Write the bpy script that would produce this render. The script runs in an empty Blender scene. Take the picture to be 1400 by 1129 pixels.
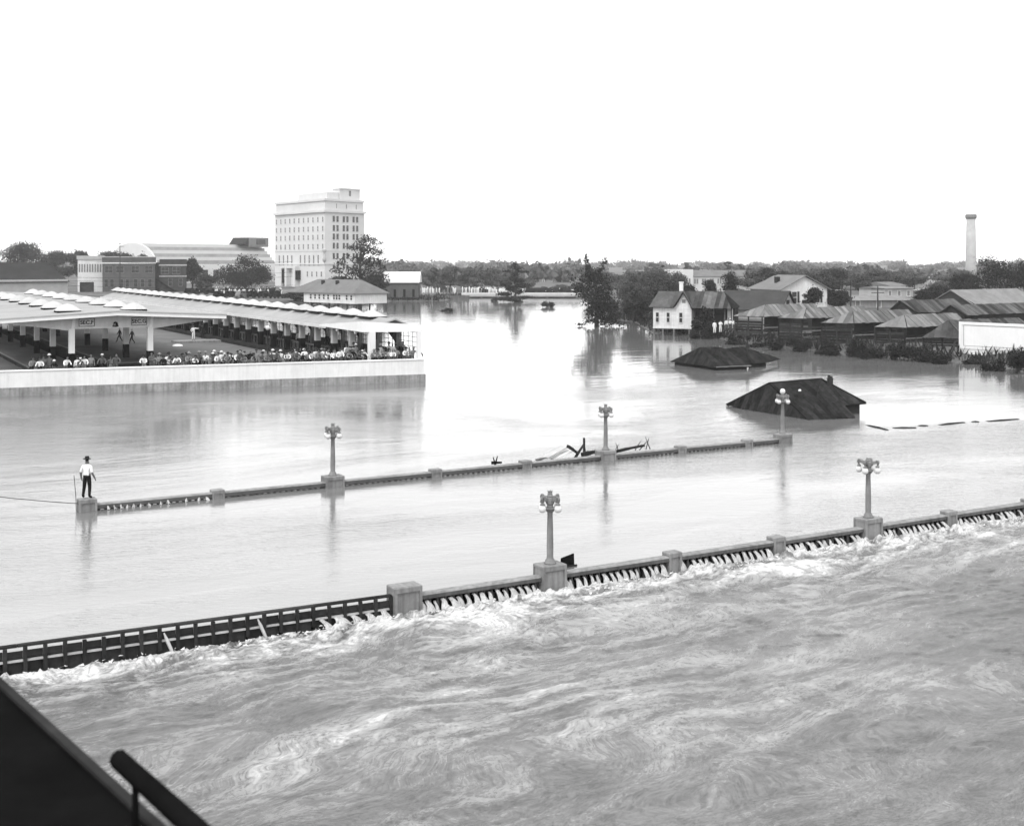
import bpy, bmesh, math, random
import numpy as np
from mathutils import Vector, Matrix, Euler

sc = bpy.context.scene
# ------------------------------------------------------------------ camera
CH, CF, HV = 10.6, 1700.0, 357.0            # eye height above the flood, focal length and horizon row (1400 px wide frame)
cam_d = bpy.data.cameras.new('camera'); cam = bpy.data.objects.new('camera', cam_d)
sc.collection.objects.link(cam); sc.camera = cam
cam.location = (0, 0, CH); cam.rotation_euler = (math.radians(90), 0, 0)
cam_d.sensor_fit = 'HORIZONTAL'; cam_d.sensor_width = 36.0
cam_d.lens = 36.0 * CF / 1400.0
cam_d.shift_y = -(564.5 - HV) / 1400.0      # falling front: the verticals stay upright
cam_d.clip_start = 0.3; cam_d.clip_end = 20000
cam_d.dof.use_dof = True; cam_d.dof.focus_distance = 62.0; cam_d.dof.aperture_fstop = 1.7
# ------------------------------------------------------------------ sky and sun (bright hazy overcast)
SUN_EL, SUN_AZ = math.radians(52), math.radians(205)      # azimuth clockwise from +Y: behind the camera, to the left
w = bpy.data.worlds.new('World'); sc.world = w; w.use_nodes = True
nt = w.node_tree; nt.nodes.clear()
sky = nt.nodes.new('ShaderNodeTexSky'); sky.sky_type = 'NISHITA'; sky.sun_disc = False
sky.sun_elevation = SUN_EL; sky.sun_rotation = SUN_AZ; sky.air_density = 1.0; sky.dust_density = 6.0; sky.ozone_density = 1.0
bw = nt.nodes.new('ShaderNodeRGBToBW')
pw = nt.nodes.new('ShaderNodeMath'); pw.operation = 'POWER'; pw.inputs[1].default_value = 0.05   # overcast: almost even
ml = nt.nodes.new('ShaderNodeMath'); ml.operation = 'MULTIPLY'; ml.inputs[1].default_value = 10.8
bg = nt.nodes.new('ShaderNodeBackground'); bg.inputs['Strength'].default_value = 0.1
wo = nt.nodes.new('ShaderNodeOutputWorld')
nt.links.new(sky.outputs[0], bw.inputs[0]); nt.links.new(bw.outputs[0], pw.inputs[0]); nt.links.new(pw.outputs[0], ml.inputs[0])
nt.links.new(ml.outputs[0], bg.inputs['Color']); nt.links.new(bg.outputs[0], wo.inputs[0])
sun_d = bpy.data.lights.new('sun', 'SUN'); sun_d.energy = 1.3; sun_d.angle = math.radians(22); sun_d.color = (1, 1, 1)
sun = bpy.data.objects.new('sun', sun_d); sc.collection.objects.link(sun)
sd = Vector((math.sin(SUN_AZ) * math.cos(SUN_EL), math.cos(SUN_AZ) * math.cos(SUN_EL), math.sin(SUN_EL)))
sun.rotation_euler = (-sd).to_track_quat('-Z', 'Y').to_euler()
sc.view_settings.view_transform = 'Standard'; sc.view_settings.look = 'None'
sc.view_settings.exposure = 0.78; sc.view_settings.gamma = 1.0
sc.cycles.use_denoising = True
sc.cycles.max_bounces = 6; sc.cycles.diffuse_bounces = 3; sc.cycles.glossy_bounces = 3
sc.cycles.transmission_bounces = 2; sc.cycles.volume_bounces = 1; sc.cycles.caustics_reflective = False
RNG = random.Random(1929)
COL = sc.collection

# ------------------------------------------------------------------ where a point seen in the photograph stands in the place
def P(u, v, z=0.0):
    Y = (CH - z) * CF / (v - HV)
    return Vector(((u - 700) / CF * Y, Y, z))
def at(u, Y, z=0.0): return Vector(((u - 700) / CF * Y, Y, z))
def zat(v, Y): return CH - (v - HV) * Y / CF

# ------------------------------------------------------------------ materials
def new_mat(name):
    m = bpy.data.materials.new(name); m.use_nodes = True
    t = m.node_tree; t.nodes.clear()
    o = t.nodes.new('ShaderNodeOutputMaterial'); b = t.nodes.new('ShaderNodeBsdfPrincipled')
    t.links.new(b.outputs[0], o.inputs[0]); return m, t, b
def N(t, kind, **kw):
    n = t.nodes.new(kind)
    for k, v in kw.items():
        if isinstance(k, str) and hasattr(n, k): setattr(n, k, v)
    return n
def mathn(t, op, a, b=None, c=None):
    n = t.nodes.new('ShaderNodeMath'); n.operation = op
    for i, x in enumerate((a, b, c)):
        if x is None: continue
        if isinstance(x, (int, float)): n.inputs[i].default_value = x
        else: t.links.new(x, n.inputs[i])
    return n.outputs[0]
def noise(t, vec, scale, detail=3, rough=0.5, dist=0.0):
    n = t.nodes.new('ShaderNodeTexNoise'); n.inputs['Scale'].default_value = scale
    n.inputs['Detail'].default_value = detail; n.inputs['Roughness'].default_value = rough; n.inputs['Distortion'].default_value = dist
    t.links.new(vec, n.inputs['Vector']); return n.outputs[0]
def mapping(t, vec, scale=(1, 1, 1), rot=(0, 0, 0)):
    n = t.nodes.new('ShaderNodeMapping'); n.inputs['Scale'].default_value = scale; n.inputs['Rotation'].default_value = rot
    t.links.new(vec, n.inputs['Vector']); return n.outputs[0]
def maprange(t, x, a, b, c, d):
    n = t.nodes.new('ShaderNodeMapRange'); n.clamp = True
    for i, k in enumerate((a, b, c, d)): n.inputs[i + 1].default_value = k
    t.links.new(x, n.inputs[0]); return n.outputs[0]
MATS = {}
def grey(name, v, rough=0.75, var=0.25, scale=1.0, stretch=(1, 1, 1), rnd=0.0, bump=0.0, bscale=8.0, spec=0.0, streak=0.0):
    """a matt surface of one grey with grain, blotches, down-running streaks and a random tone per object"""
    if name in MATS: return MATS[name]
    q_ = min(1, max(0, (v - 0.45) / 0.15)); v = v * (0.6 + 0.28 * q_ * q_ * (3 - 2 * q_))
    m, t, b = new_mat(name)
    tc = t.nodes.new('ShaderNodeTexCoord'); vec = mapping(t, tc.outputs['Object'], stretch)
    oi = t.nodes.new('ShaderNodeObjectInfo')
    off = t.nodes.new('ShaderNodeVectorMath'); off.operation = 'ADD'
    sca = mathn(t, 'MULTIPLY', oi.outputs['Random'], 37.0)
    t.links.new(vec, off.inputs[0]); t.links.new(sca, off.inputs[1]); vec = off.outputs[0]
    a = maprange(t, noise(t, vec, scale, 5, 0.6), 0.3, 0.7, 1 - var, 1 + var)
    a2 = maprange(t, noise(t, vec, scale * 7, 3, 0.6), 0.3, 0.7, 1 - var * 0.4, 1 + var * 0.4)
    f = mathn(t, 'MULTIPLY', a, a2)
    if streak:
        sv = mapping(t, tc.outputs['Object'], (5, 5, 0.35))
        f = mathn(t, 'MULTIPLY', f, maprange(t, noise(t, sv, 1.0, 4, 0.6), 0.42, 0.68, 1.0, 1.0 - streak))
    if rnd: f = mathn(t, 'MULTIPLY', f, maprange(t, oi.outputs['Random'], 0, 1, 1 - rnd, 1 + rnd))
    f = mathn(t, 'MULTIPLY', f, v)
    t.links.new(f, b.inputs['Base Color'])
    b.inputs['Roughness'].default_value = rough; b.inputs['Specular IOR Level'].default_value = spec
    if bump:
        bn = t.nodes.new('ShaderNodeBump'); bn.inputs['Distance'].default_value = bump; bn.inputs['Strength'].default_value = 1
        t.links.new(noise(t, vec, bscale, 4, 0.6), bn.inputs['Height']); t.links.new(bn.outputs[0], b.inputs['Normal'])
    MATS[name] = m; return m
M_conc = grey('concrete', 0.36, 0.85, 0.18, 1.4, streak=0.35, bump=0.004, bscale=12)
M_conc_d = grey('weathered_concrete', 0.20, 0.85, 0.3, 1.2, streak=0.3, bump=0.006)
M_wall = grey('painted_wall', 0.72, 0.7, 0.08, 0.35, streak=0.09, rnd=0.04)
M_plinth = grey('stained_plinth', 0.42, 0.85, 0.3, 0.8, streak=0.35)
M_white = grey('white_paint', 0.75, 0.6, 0.05, 0.6, streak=0.03)
M_offw = grey('off_white', 0.6, 0.7, 0.1, 0.6, streak=0.1)
M_stone = grey('limestone', 0.60, 0.8, 0.06, 0.12, streak=0.05)
M_light = grey('light_grey', 0.5, 0.7, 0.12, 0.5)
M_mid = grey('mid_grey', 0.28, 0.75, 0.2, 0.6)
M_dark = grey('dark_grey', 0.045, 0.7, 0.3, 0.8)
M_black = grey('near_black', 0.010, 0.6, 0.3, 1.0)
M_brick = grey('brick', 0.13, 0.85, 0.2, 0.5, bump=0.004, streak=0.1)
M_brickd = grey('dark_brick', 0.07, 0.85, 0.2, 0.5)
M_roofA = grey('shed_roofing', 0.455, 0.75, 0.10, 0.25, rnd=0.07)
M_sky = grey('skylight_canvas', 0.525, 0.6, 0.08, 0.8, rnd=0.1)
M_timber = grey('wet_timber', 0.05, 0.6, 0.35, 2.0, rnd=0.25, bump=0.006, stretch=(1, 1, 1))
M_timber_l = grey('pale_timber', 0.52, 0.7, 0.2, 2.0, rnd=0.1)
M_plank = grey('old_plank', 0.042, 0.8, 0.3, 1.2, rnd=0.45, stretch=(0.3, 3, 3))
M_plank_l = grey('bleached_plank', 0.20, 0.8, 0.3, 1.2, rnd=0.3, stretch=(0.3, 3, 3))
M_tin = grey('rusty_tin', 0.034, 0.62, 0.5, 0.9, rnd=0.34, bump=0.004, bscale=5, streak=0.3)
M_tin_m = grey('weathered_tin', 0.10, 0.6, 0.4, 0.5, rnd=0.55, bump=0.004, bscale=5)
M_tin_l = grey('galvanised_tin', 0.21, 0.55, 0.3, 0.4, rnd=0.35, bump=0.004, bscale=5)
M_shingle = grey('shingles', 0.075, 0.85, 0.2, 0.5, bump=0.01, bscale=3)
M_shingle_l = grey('pale_shingles', 0.22, 0.85, 0.15, 0.5, bump=0.01, bscale=3)
M_clap = grey('clapboard', 0.66, 0.7, 0.12, 0.5, streak=0.15)
M_clap_g = grey('grey_clapboard', 0.42, 0.75, 0.15, 0.5, streak=0.2)
M_glass = grey('window_glass', 0.03, 0.15, 0.3, 0.3, spec=0.5)
M_glass_glare = grey('glare_window', 0.19, 0.2, 0.2, 0.3, spec=0.5)  # tower's left face: window glare put into a paler glass colour
M_metal = grey('lamp_iron', 0.30, 0.55, 0.15, 3.0, streak=0.2)
M_wet_sh = grey('wet_shaded_concrete', 0.10, 0.4, 0.3, 3.0, spec=0.4)  # wet balusters, and the shade painted on the far coping's faces
M_globe = grey('milk_glass', 0.6, 0.25, 0.03, 1.0, spec=0.5)
M_yard = grey('paving', 0.2, 0.85, 0.25, 0.12)
M_earth = grey('mud_bank', 0.20, 0.9, 0.35, 0.15, bump=0.05, bscale=1.0)
M_skin = grey('skin', 0.2, 0.6, 0.08, 4.0)
M_hair = grey('hair', 0.03, 0.7, 0.2, 4.0)
M_shirtw = grey('white_cloth', 0.74, 0.85, 0.05, 3.0)
M_shirtg = grey('grey_cloth', 0.30, 0.85, 0.12, 3.0)
M_clothd = grey('dark_cloth', 0.018, 0.85, 0.2, 3.0)
M_clothm = grey('mid_cloth', 0.14, 0.85, 0.2, 3.0)
M_straw = grey('straw', 0.6, 0.8, 0.08, 4.0)
M_felt = grey('felt', 0.035, 0.85, 0.2, 4.0)
M_bark = grey('bark', 0.07, 0.9, 0.3, 1.5, bump=0.02, bscale=5)
M_cable = grey('cable', 0.05, 0.6, 0.1, 1.0)

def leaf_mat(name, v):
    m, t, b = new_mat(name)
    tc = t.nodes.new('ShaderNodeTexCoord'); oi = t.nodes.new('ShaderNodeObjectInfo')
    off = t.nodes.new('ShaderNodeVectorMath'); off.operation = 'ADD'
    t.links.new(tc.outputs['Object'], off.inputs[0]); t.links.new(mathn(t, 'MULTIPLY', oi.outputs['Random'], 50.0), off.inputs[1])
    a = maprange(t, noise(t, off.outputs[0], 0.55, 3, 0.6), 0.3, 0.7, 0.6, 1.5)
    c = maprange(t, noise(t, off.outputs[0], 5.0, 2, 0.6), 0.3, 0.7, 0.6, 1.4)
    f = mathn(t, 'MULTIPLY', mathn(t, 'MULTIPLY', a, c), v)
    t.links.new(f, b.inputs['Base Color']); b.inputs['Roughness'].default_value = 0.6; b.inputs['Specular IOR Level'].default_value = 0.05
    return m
M_leaf = leaf_mat('foliage', 0.034); M_leaf_d = leaf_mat('dark_foliage', 0.016); M_leaf_hz = leaf_mat('hazed_foliage', 0.062)  # the last one paints distance haze into a paler leaf colour
M_grass = leaf_mat('bank_weeds', 0.022)

# ------------------------------------------------------------------ mesh building
class MB:
    def __init__(s): s.v = []; s.f = []; s.m = []; s.k = 0
    def add(s, vs, fs):
        o = len(s.v); s.v += [tuple(x) for x in vs]; s.f += [tuple(i + o for i in f) for f in fs]; s.m += [s.k] * len(fs); return s
    def mat(s, k): s.k = k; return s
    def hexa(s, p):     # 8 points: bottom ring, top ring
        return s.add(p, [(3, 2, 1, 0), (4, 5, 6, 7), (0, 1, 5, 4), (1, 2, 6, 5), (2, 3, 7, 6), (3, 0, 4, 7)])
    def box(s, x0, x1, y0, y1, z0, z1):
        return s.hexa([(x0, y0, z0), (x1, y0, z0), (x1, y1, z0), (x0, y1, z0), (x0, y0, z1), (x1, y0, z1), (x1, y1, z1), (x0, y1, z1)])
    def bev(s, x0, x1, y0, y1, z0, z1, c=0.02):     # box with its upper edges chamfered
        p = [(x0, y0), (x1, y0), (x1, y1), (x0, y1)]; q = [(x0 + c, y0 + c), (x1 - c, y0 + c), (x1 - c, y1 - c), (x0 + c, y1 - c)]
        vs = [(a, b, z0) for a, b in p] + [(a, b, z1 - c) for a, b in p] + [(a, b, z1) for a, b in q]
        fs = [(3, 2, 1, 0), (8, 9, 10, 11)]
        for i in range(4):
            j = (i + 1) % 4; fs += [(i, j, j + 4, i + 4), (i + 4, j + 4, j + 8, i + 8)]
        return s.add(vs, fs)
    def beam(s, a, b, wd, th, up=(0, 0, 1)):
        a, b = Vector(a), Vector(b); d = (b - a).normalized(); up = Vector(up)
        if abs(d.dot(up)) > 0.98: up = Vector((1, 0, 0))
        x = d.cross(up).normalized(); y = x.cross(d)
        r = lambda c: [c - x * wd / 2 - y * th / 2, c + x * wd / 2 - y * th / 2, c + x * wd / 2 + y * th / 2, c - x * wd / 2 + y * th / 2]
        return s.hexa(r(a) + r(b))
    def tube(s, pts, rs, n=8, cap=True):
        pts = [Vector(p) for p in pts]; rings = []
        for i, p in enumerate(pts):
            d = (pts[min(i + 1, len(pts) - 1)] - pts[max(i - 1, 0)]).normalized()
            u = Vector((0, 0, 1)) if abs(d.z) < 0.9 else Vector((1, 0, 0))
            x = d.cross(u).normalized(); y = d.cross(x)
            r = rs[i] if hasattr(rs, '__len__') else rs
            rings.append([p + x * r * math.cos(2 * math.pi * k / n) + y * r * math.sin(2 * math.pi * k / n) for k in range(n)])
        vs = [q for r in rings for q in r]; fs = []
        for i in range(len(pts) - 1):
            for k in range(n):
                fs.append((i * n + k, i * n + (k + 1) % n, (i + 1) * n + (k + 1) % n, (i + 1) * n + k))
        if cap: fs += [tuple(range(n - 1, -1, -1)), tuple((len(pts) - 1) * n + k for k in range(n))]
        return s.add(vs, fs)
    def lathe(s, prof, n=12, c=(0, 0, 0)):
        vs = [(c[0] + r * math.cos(2 * math.pi * k / n), c[1] + r * math.sin(2 * math.pi * k / n), c[2] + z) for r, z in prof for k in range(n)]
        fs = []
        for i in range(len(prof) - 1):
            for k in range(n): fs.append((i * n + k, i * n + (k + 1) % n, (i + 1) * n + (k + 1) % n, (i + 1) * n + k))
        fs += [tuple(range(n - 1, -1, -1)), tuple((len(prof) - 1) * n + k for k in range(n))]
        return s.add(vs, fs)
    def prism(s, poly, off):        # planar polygon pushed along the vector off
        poly = [Vector(p) for p in poly]; off = Vector(off); n = len(poly)
        vs = poly + [p + off for p in poly]
        fs = [tuple(range(n - 1, -1, -1)), tuple(range(n, 2 * n))] + [(i, (i + 1) % n, (i + 1) % n + n, i + n) for i in range(n)]
        return s.add(vs, fs)
    def mesh(s, name, mats, smooth=False):
        me = bpy.data.meshes.new(name); me.from_pydata(s.v, [], s.f)
        for m in (mats if isinstance(mats, (list, tuple)) else [mats]): me.materials.append(m)
        me.polygons.foreach_set('material_index', s.m)
        bm = bmesh.new(); bm.from_mesh(me); bmesh.ops.recalc_face_normals(bm, faces=bm.faces); bm.to_mesh(me); bm.free()
        if smooth: me.polygons.foreach_set('use_smooth', [True] * len(me.polygons))
        me.update(); return me
    def build(s, name, mats, parent=None, smooth=False, loc=(0, 0, 0), rz=0.0): return link(name, s.mesh(name, mats, smooth), parent, loc, rz)
def link(name, me, parent=None, loc=(0, 0, 0), rz=0.0, scale=None):
    o = bpy.data.objects.new(name, me); COL.objects.link(o); o.location = loc; o.rotation_euler = (0, 0, rz)
    if scale is not None: o.scale = scale if hasattr(scale, '__len__') else (scale,) * 3
    if parent: o.parent = parent
    return o
def tag(o, label, cat, group=None):
    o['label'] = label; o['category'] = cat
    if group: o['group'] = group
    return o
def thing(name, label, cat, loc=(0, 0, 0), rz=0.0, group=None):
    o = bpy.data.objects.new(name, None); COL.objects.link(o); o.location = loc; o.rotation_euler = (0, 0, rz)
    o.empty_display_size = 0.2
    return tag(o, label, cat, group)
def struct(o, kind='structure', label=None):
    o['kind'] = kind
    if label: o['label'] = label
    return o
def smoothshade(o, ang=40):
    for p in o.data.polygons: p.use_smooth = True
ORD = ['zeroth', 'first', 'second', 'third', 'fourth', 'fifth', 'sixth', 'seventh', 'eighth', 'ninth', 'tenth', 'eleventh', 'twelfth', 'thirteenth', 'fourteenth', 'fifteenth', 'sixteenth', 'seventeenth', 'eighteenth', 'nineteenth']
TENS = {20: 'twent', 30: 'thirt', 40: 'fort', 50: 'fift', 60: 'sixt', 70: 'sevent', 80: 'eight', 90: 'ninet'}
def nth(k):
    if k < 20: return ORD[k]
    t = k // 10 * 10
    return TENS[t] + 'ieth' if k % 10 == 0 else TENS[t] + 'y-' + ORD[k % 10]

# gradient noise for the water and the ground
_pr = np.random.RandomState(7); _perm = _pr.permutation(512); _perm = np.concatenate([_perm] * 3); _ga = _pr.rand(512) * 2 * np.pi
def perlin(x, y):
    xi = np.floor(x).astype(int); yi = np.floor(y).astype(int); xf = x - xi; yf = y - yi
    def g(ix, iy, dx, dy):
        a = _ga[_perm[(_perm[ix & 511] + iy) & 511]]; return np.cos(a) * dx + np.sin(a) * dy
    u = xf ** 3 * (xf * (xf * 6 - 15) + 10); v = yf ** 3 * (yf * (yf * 6 - 15) + 10)
    a = g(xi, yi, xf, yf); b = g(xi + 1, yi, xf - 1, yf); c = g(xi, yi + 1, xf, yf - 1); d = g(xi + 1, yi + 1, xf - 1, yf - 1)
    return (a + u * (b - a)) * (1 - v) + (c + u * (d - c)) * v
def fbm(x, y, o=4, g=0.5):
    r = 0; a = 1.0
    for i in range(o): r = r + a * perlin(x * 2 ** i + 17.3 * i, y * 2 ** i - 9.1 * i); a *= g
    return r
def worley(x, y):
    xi = np.floor(x).astype(int); yi = np.floor(y).astype(int); f1 = np.full(x.shape, 9.0); f2 = f1.copy()
    for dx in (-1, 0, 1):
        for dy in (-1, 0, 1):
            h = _perm[(_perm[(xi + dx) & 511] + yi + dy) & 511]; px = xi + dx + ((h * 0.6180339) % 1); py = yi + dy + ((h * 0.7548776) % 1)
            d = np.hypot(px - x, py - y); n1 = np.minimum(f1, d); f2 = np.minimum(np.maximum(f1, d), f2); f1 = n1
    return f1, f2
def grid_mesh(name, X, Y, Z, mask=None):
    ny, nx = X.shape; idx = np.arange(nx * ny).reshape(ny, nx)
    q = np.stack([idx[:-1, :-1], idx[:-1, 1:], idx[1:, 1:], idx[1:, :-1]], -1).reshape(-1, 4)
    if mask is not None:
        keep = mask.reshape(-1)[q].all(1); q = q[keep]
    used = np.unique(q); re = np.full(nx * ny, -1); re[used] = np.arange(len(used)); q = re[q]
    co = np.stack([X.ravel(), Y.ravel(), Z.ravel()], -1)[used]
    me = bpy.data.meshes.new(name); me.vertices.add(len(co)); me.vertices.foreach_set('co', co.astype(np.float32).ravel())
    me.loops.add(len(q) * 4); me.loops.foreach_set('vertex_index', q.astype(np.int32).ravel())
    me.polygons.add(len(q)); me.polygons.foreach_set('loop_start', np.arange(0, len(q) * 4, 4, dtype=np.int32))
    me.polygons.foreach_set('use_smooth', np.ones(len(q), bool)); me.update(); me.validate()
    return me, used
# ================================================================== THE SETTING: ground, water
BD = Vector((0.863, 0.506, 0)).normalized(); BN = Vector((-BD.y, BD.x, 0))      # along the bridge, across it (away from the camera)
BRZ = math.atan2(BD.y, BD.x)
NEAR_N, FAR_N = 35.35, 54.75
ZD = -0.42                                                                      # water level below the bridge
def SN(s, n, z=0.0): return BD * s + BN * n + Vector((0, 0, z))
def s_of(u, n):                                                                 # where the sight line through column u meets a parapet line
    k = (u - 700) / CF; Y = n / (BN.x * k + BN.y); return Y * (BD.x * k + BD.y)
WD = Vector((0.937, 0.348, 0)).normalized(); WB = Vector((-0.484, 0.875, 0)).normalized()   # market wall, market sheds
WC = P(580, 522)                                                                # corner of the market wall
river = [tuple((WC - WD * 100 + WB * 1.5)[:2]), tuple((WC + WB * 1.5 - WD * 1.5)[:2])]
river += [tuple((WC + WB * 95 - WD * 1.5)[:2])]
river += [tuple(P(*q)[:2]) for q in ((425, 417), (462, 414.5), (485, 413.5), (520, 412), (600, 411.5), (640, 407), (785, 407), (815, 414), (835, 436), (870, 441), (893, 456), (945, 459), (1000, 465), (1100, 477), (1200, 487), (1310, 494), (1400, 506))]
river += [(62, 104), (90, 70), (120, 20), (130, -120), (-130, -120), (-150, 40)]
def river_field(X, Y):
    poly = np.array(river); n = len(poly); d = np.full(X.shape, 1e9); inside = np.zeros(X.shape, bool)
    for i in range(n):
        a = poly[i]; b = poly[(i + 1) % n]; e = b - a
        t = np.clip(((X - a[0]) * e[0] + (Y - a[1]) * e[1]) / (e @ e), 0, 1)
        d = np.minimum(d, np.hypot(X - a[0] - t * e[0], Y - a[1] - t * e[1]))
        c = ((a[1] > Y) != (b[1] > Y)) & (X < (b[0] - a[0]) * (Y - a[1]) / (b[1] - a[1] + 1e-12) + a[0]); inside ^= c
    return d, inside
xs = np.concatenate([-np.geomspace(2500, 280, 14)[:-1], np.arange(-280, 281, 4.0), np.geomspace(280, 2500, 14)[1:]])
ys = np.concatenate([[-600, -450, -300, -100, 0, 40], np.arange(70, 560, 4.0), np.geomspace(560, 2700, 16)])
gX, gY = np.meshgrid(xs, ys)
gd, gin = river_field(gX, gY)
gn = fbm(gX * 0.03, gY * 0.03, 4); gn2 = fbm(gX * 0.15, gY * 0.15, 3)
gz = np.where(gin, np.maximum(-2.5, -gd * 0.25), np.minimum(1.1, gd * 0.3) + np.clip((gd - 8) / 60, 0, 1) * (0.35 * gn + 0.15 * gn2 + np.where(gX > 0, 0.7, 0.2)))
flat = (~gin) & (gX < -2) & (gY < 300); gz[flat] = np.minimum(gz[flat], 0.9)
me, _ = grid_mesh('ground', gX, gY, gz)
def ground_mat():
    m, t, b = new_mat('ground_cover'); tc = t.nodes.new('ShaderNodeTexCoord'); v = tc.outputs['Object']
    a = noise(t, v, 0.05, 5, 0.6); c = noise(t, v, 0.9, 4, 0.65)
    f = mathn(t, 'MULTIPLY', maprange(t, a, 0.35, 0.65, 0.05, 0.12), maprange(t, c, 0.3, 0.7, 0.7, 1.3))
    t.links.new(f, b.inputs['Base Color']); b.inputs['Roughness'].default_value = 0.95; b.inputs['Specular IOR Level'].default_value = 0.1
    bn = t.nodes.new('ShaderNodeBump'); bn.inputs['Distance'].default_value = 0.15; t.links.new(c, bn.inputs['Height']); t.links.new(bn.outputs[0], b.inputs['Normal'])
    return m
me.materials.append(ground_mat()); struct(link('ground', me))
_gi = (gX, gY, gz)
def gz_at(p):
    d, i = river_field(np.array([[p[0]]]), np.array([[p[1]]])); d = d[0, 0]
    if i[0, 0]: return -0.2
    j = np.searchsorted(xs, p[0]) - 1; k = np.searchsorted(ys, p[1]) - 1
    tx = (p[0] - xs[j]) / (xs[j + 1] - xs[j]); ty = (p[1] - ys[k]) / (ys[k + 1] - ys[k])
    return float((gz[k, j] * (1 - tx) + gz[k, j + 1] * tx) * (1 - ty) + (gz[k + 1, j] * (1 - tx) + gz[k + 1, j + 1] * tx) * ty)
def G(u, Y):
    p = at(u, Y); p.z = gz_at(p); return p

# --- the flood above the bridge: a smooth sheet, muddy, mirror-like at this low angle
def water_up():
    m, t, b = new_mat('flood_water'); tc = t.nodes.new('ShaderNodeTexCoord'); v = tc.outputs['Object']
    rot = mapping(t, v, (1, 1, 1), (0, 0, -BRZ))
    big = maprange(t, noise(t, mapping(t, rot, (0.03, 0.06, 1)), 1.0, 4, 0.6, 0.8), 0.44, 0.62, 0.25, 1.15)
    r1 = noise(t, mapping(t, v, (0.35, 1.0, 1)), 0.9, 3, 0.55, 0.6)
    r2 = noise(t, mapping(t, v, (0.55, 1.6, 1)), 3.4, 4, 0.62, 0.3)
    sw = noise(t, mapping(t, rot, (0.10, 0.22, 1)), 1.0, 3, 0.5, 1.2)
    sp = t.nodes.new('ShaderNodeSeparateXYZ'); t.links.new(v, sp.inputs[0]); big = mathn(t, 'MULTIPLY', big, mathn(t, 'MULTIPLY', maprange(t, sp.outputs[1], 88, 120, 0.9, 0.10), maprange(t, sp.outputs[0], -30, -17, 2.0, 1.0)))
    h = mathn(t, 'ADD', mathn(t, 'MULTIPLY', r1, mathn(t, 'MULTIPLY', big, 0.030)), mathn(t, 'MULTIPLY', r2, mathn(t, 'MULTIPLY', big, 0.030)))
    h = mathn(t, 'ADD', h, mathn(t, 'MULTIPLY', sw, 0.03))
    bn = t.nodes.new('ShaderNodeBump'); bn.inputs['Distance'].default_value = 1.0; bn.inputs['Strength'].default_value = 1.0
    t.links.new(h, bn.inputs['Height']); t.links.new(bn.outputs[0], b.inputs['Normal'])
    col = maprange(t, sw, 0.3, 0.7, 0.115, 0.145); t.links.new(col, b.inputs['Base Color'])
    b.inputs['Roughness'].default_value = 0.06; b.inputs['IOR'].default_value = 1.68; b.inputs['Specular IOR Level'].default_value = 0.5
    return m
c4 = [SN(-260, NEAR_N - 0.03), SN(420, NEAR_N - 0.03), SN(420, 620), SN(-260, 620)]
wm = MB().add(c4, [(0, 1, 2, 3)]).mesh('flood_water', water_up()); struct(link('flood_water', wm))

# --- the torrent below the bridge: real waves, boils and foam
step = 0.075
ss = np.arange(-9, 60, step); nn = np.arange(7, NEAR_N - 0.12 + step, step)
S, Nn = np.meshgrid(ss, nn)
dist = (NEAR_N - 0.15) - Nn                                  # metres below the parapet
wx = S + 1.6 * fbm(S * 0.16 + 3, Nn * 0.16, 3); wy = Nn + 1.3 * fbm(S * 0.16 - 7, Nn * 0.16 + 11, 3)
wx2 = wx + 0.5 * fbm(S * 0.6, Nn * 0.6 + 5, 3); wy2 = wy + 0.4 * fbm(S * 0.6 + 9, Nn * 0.6, 3)
f1, f2 = worley(wx2 * 0.24, wy2 * 0.42); edge = f2 - f1
g1, g2 = worley(wx2 * 0.62 + 40, wy2 * 1.05 + 10); edge2 = g2 - g1
dark_zone = np.clip((S + 0.75 * dist - 32.5) / 9 + 0.5 * fbm(S * 0.12, Nn * 0.15 + 9, 3), 0, 1) * np.clip((dist - 2.5) / 4, 0, 1)  # zone towards the right and downstream where foam and base colour are darker
foot = np.exp(-np.maximum(dist, 0) / 1.5); foot2 = np.exp(-np.maximum(dist, 0) / 4.5)
rough_f = fbm(wx2 * 0.9, wy2 * 1.5, 4, 0.5); fine = fbm(wx2 * 3.1, wy2 * 5.2, 4, 0.6)
swell = fbm(S * 0.22, Nn * 0.33 + 4, 3)
psi = 0.8 * Nn - 0.12 * S + 1.9 * fbm(S * 0.11 + 3, Nn * 0.19, 3, 0.42) + 0.24 * fbm(S * 0.5 + 8, Nn * 0.8, 3)      # stream function: its contours are the current lines
al = wx + 0.8 * fbm(S * 0.3 + 50, Nn * 0.4, 2)
st1 = fbm(psi * 1.7, al * 0.24, 4, 0.55); st2 = fbm(psi * 5.5 + 20, al * 0.7, 3, 0.55)
amp = 0.45 + 1.0 * foot2
Zt = ZD + 0.10 * swell + amp * (0.045 * rough_f + 0.03 * st1 + 0.012 * st2 + 0.010 * fine + 0.05 * np.clip(1 - 2.4 * np.abs(fbm(wx2 * 0.55 + 31, wy2 * 1.15 - 8, 3, 0.5)), 0, 1) ** 1.5) - 0.05 * np.clip(0.22 - edge, 0, 1)
spl = np.clip(fbm(S * 2.3, Nn * 1.6 + 3, 4, 0.6) + 0.25, 0, 1.2)
hump = np.exp(-((dist - 0.6) / 0.38) ** 2)
leftw = np.clip((17 - S) / 3, 0, 1)
Zt += hump * (0.05 + 0.26 * spl) * (1 - 0.25 * leftw) - 0.10 * np.exp(-(dist / 0.3) ** 2)
def sst(x, a, b): t = np.clip((x - a) / (b - a), 0, 1); return t * t * (3 - 2 * t)
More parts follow.
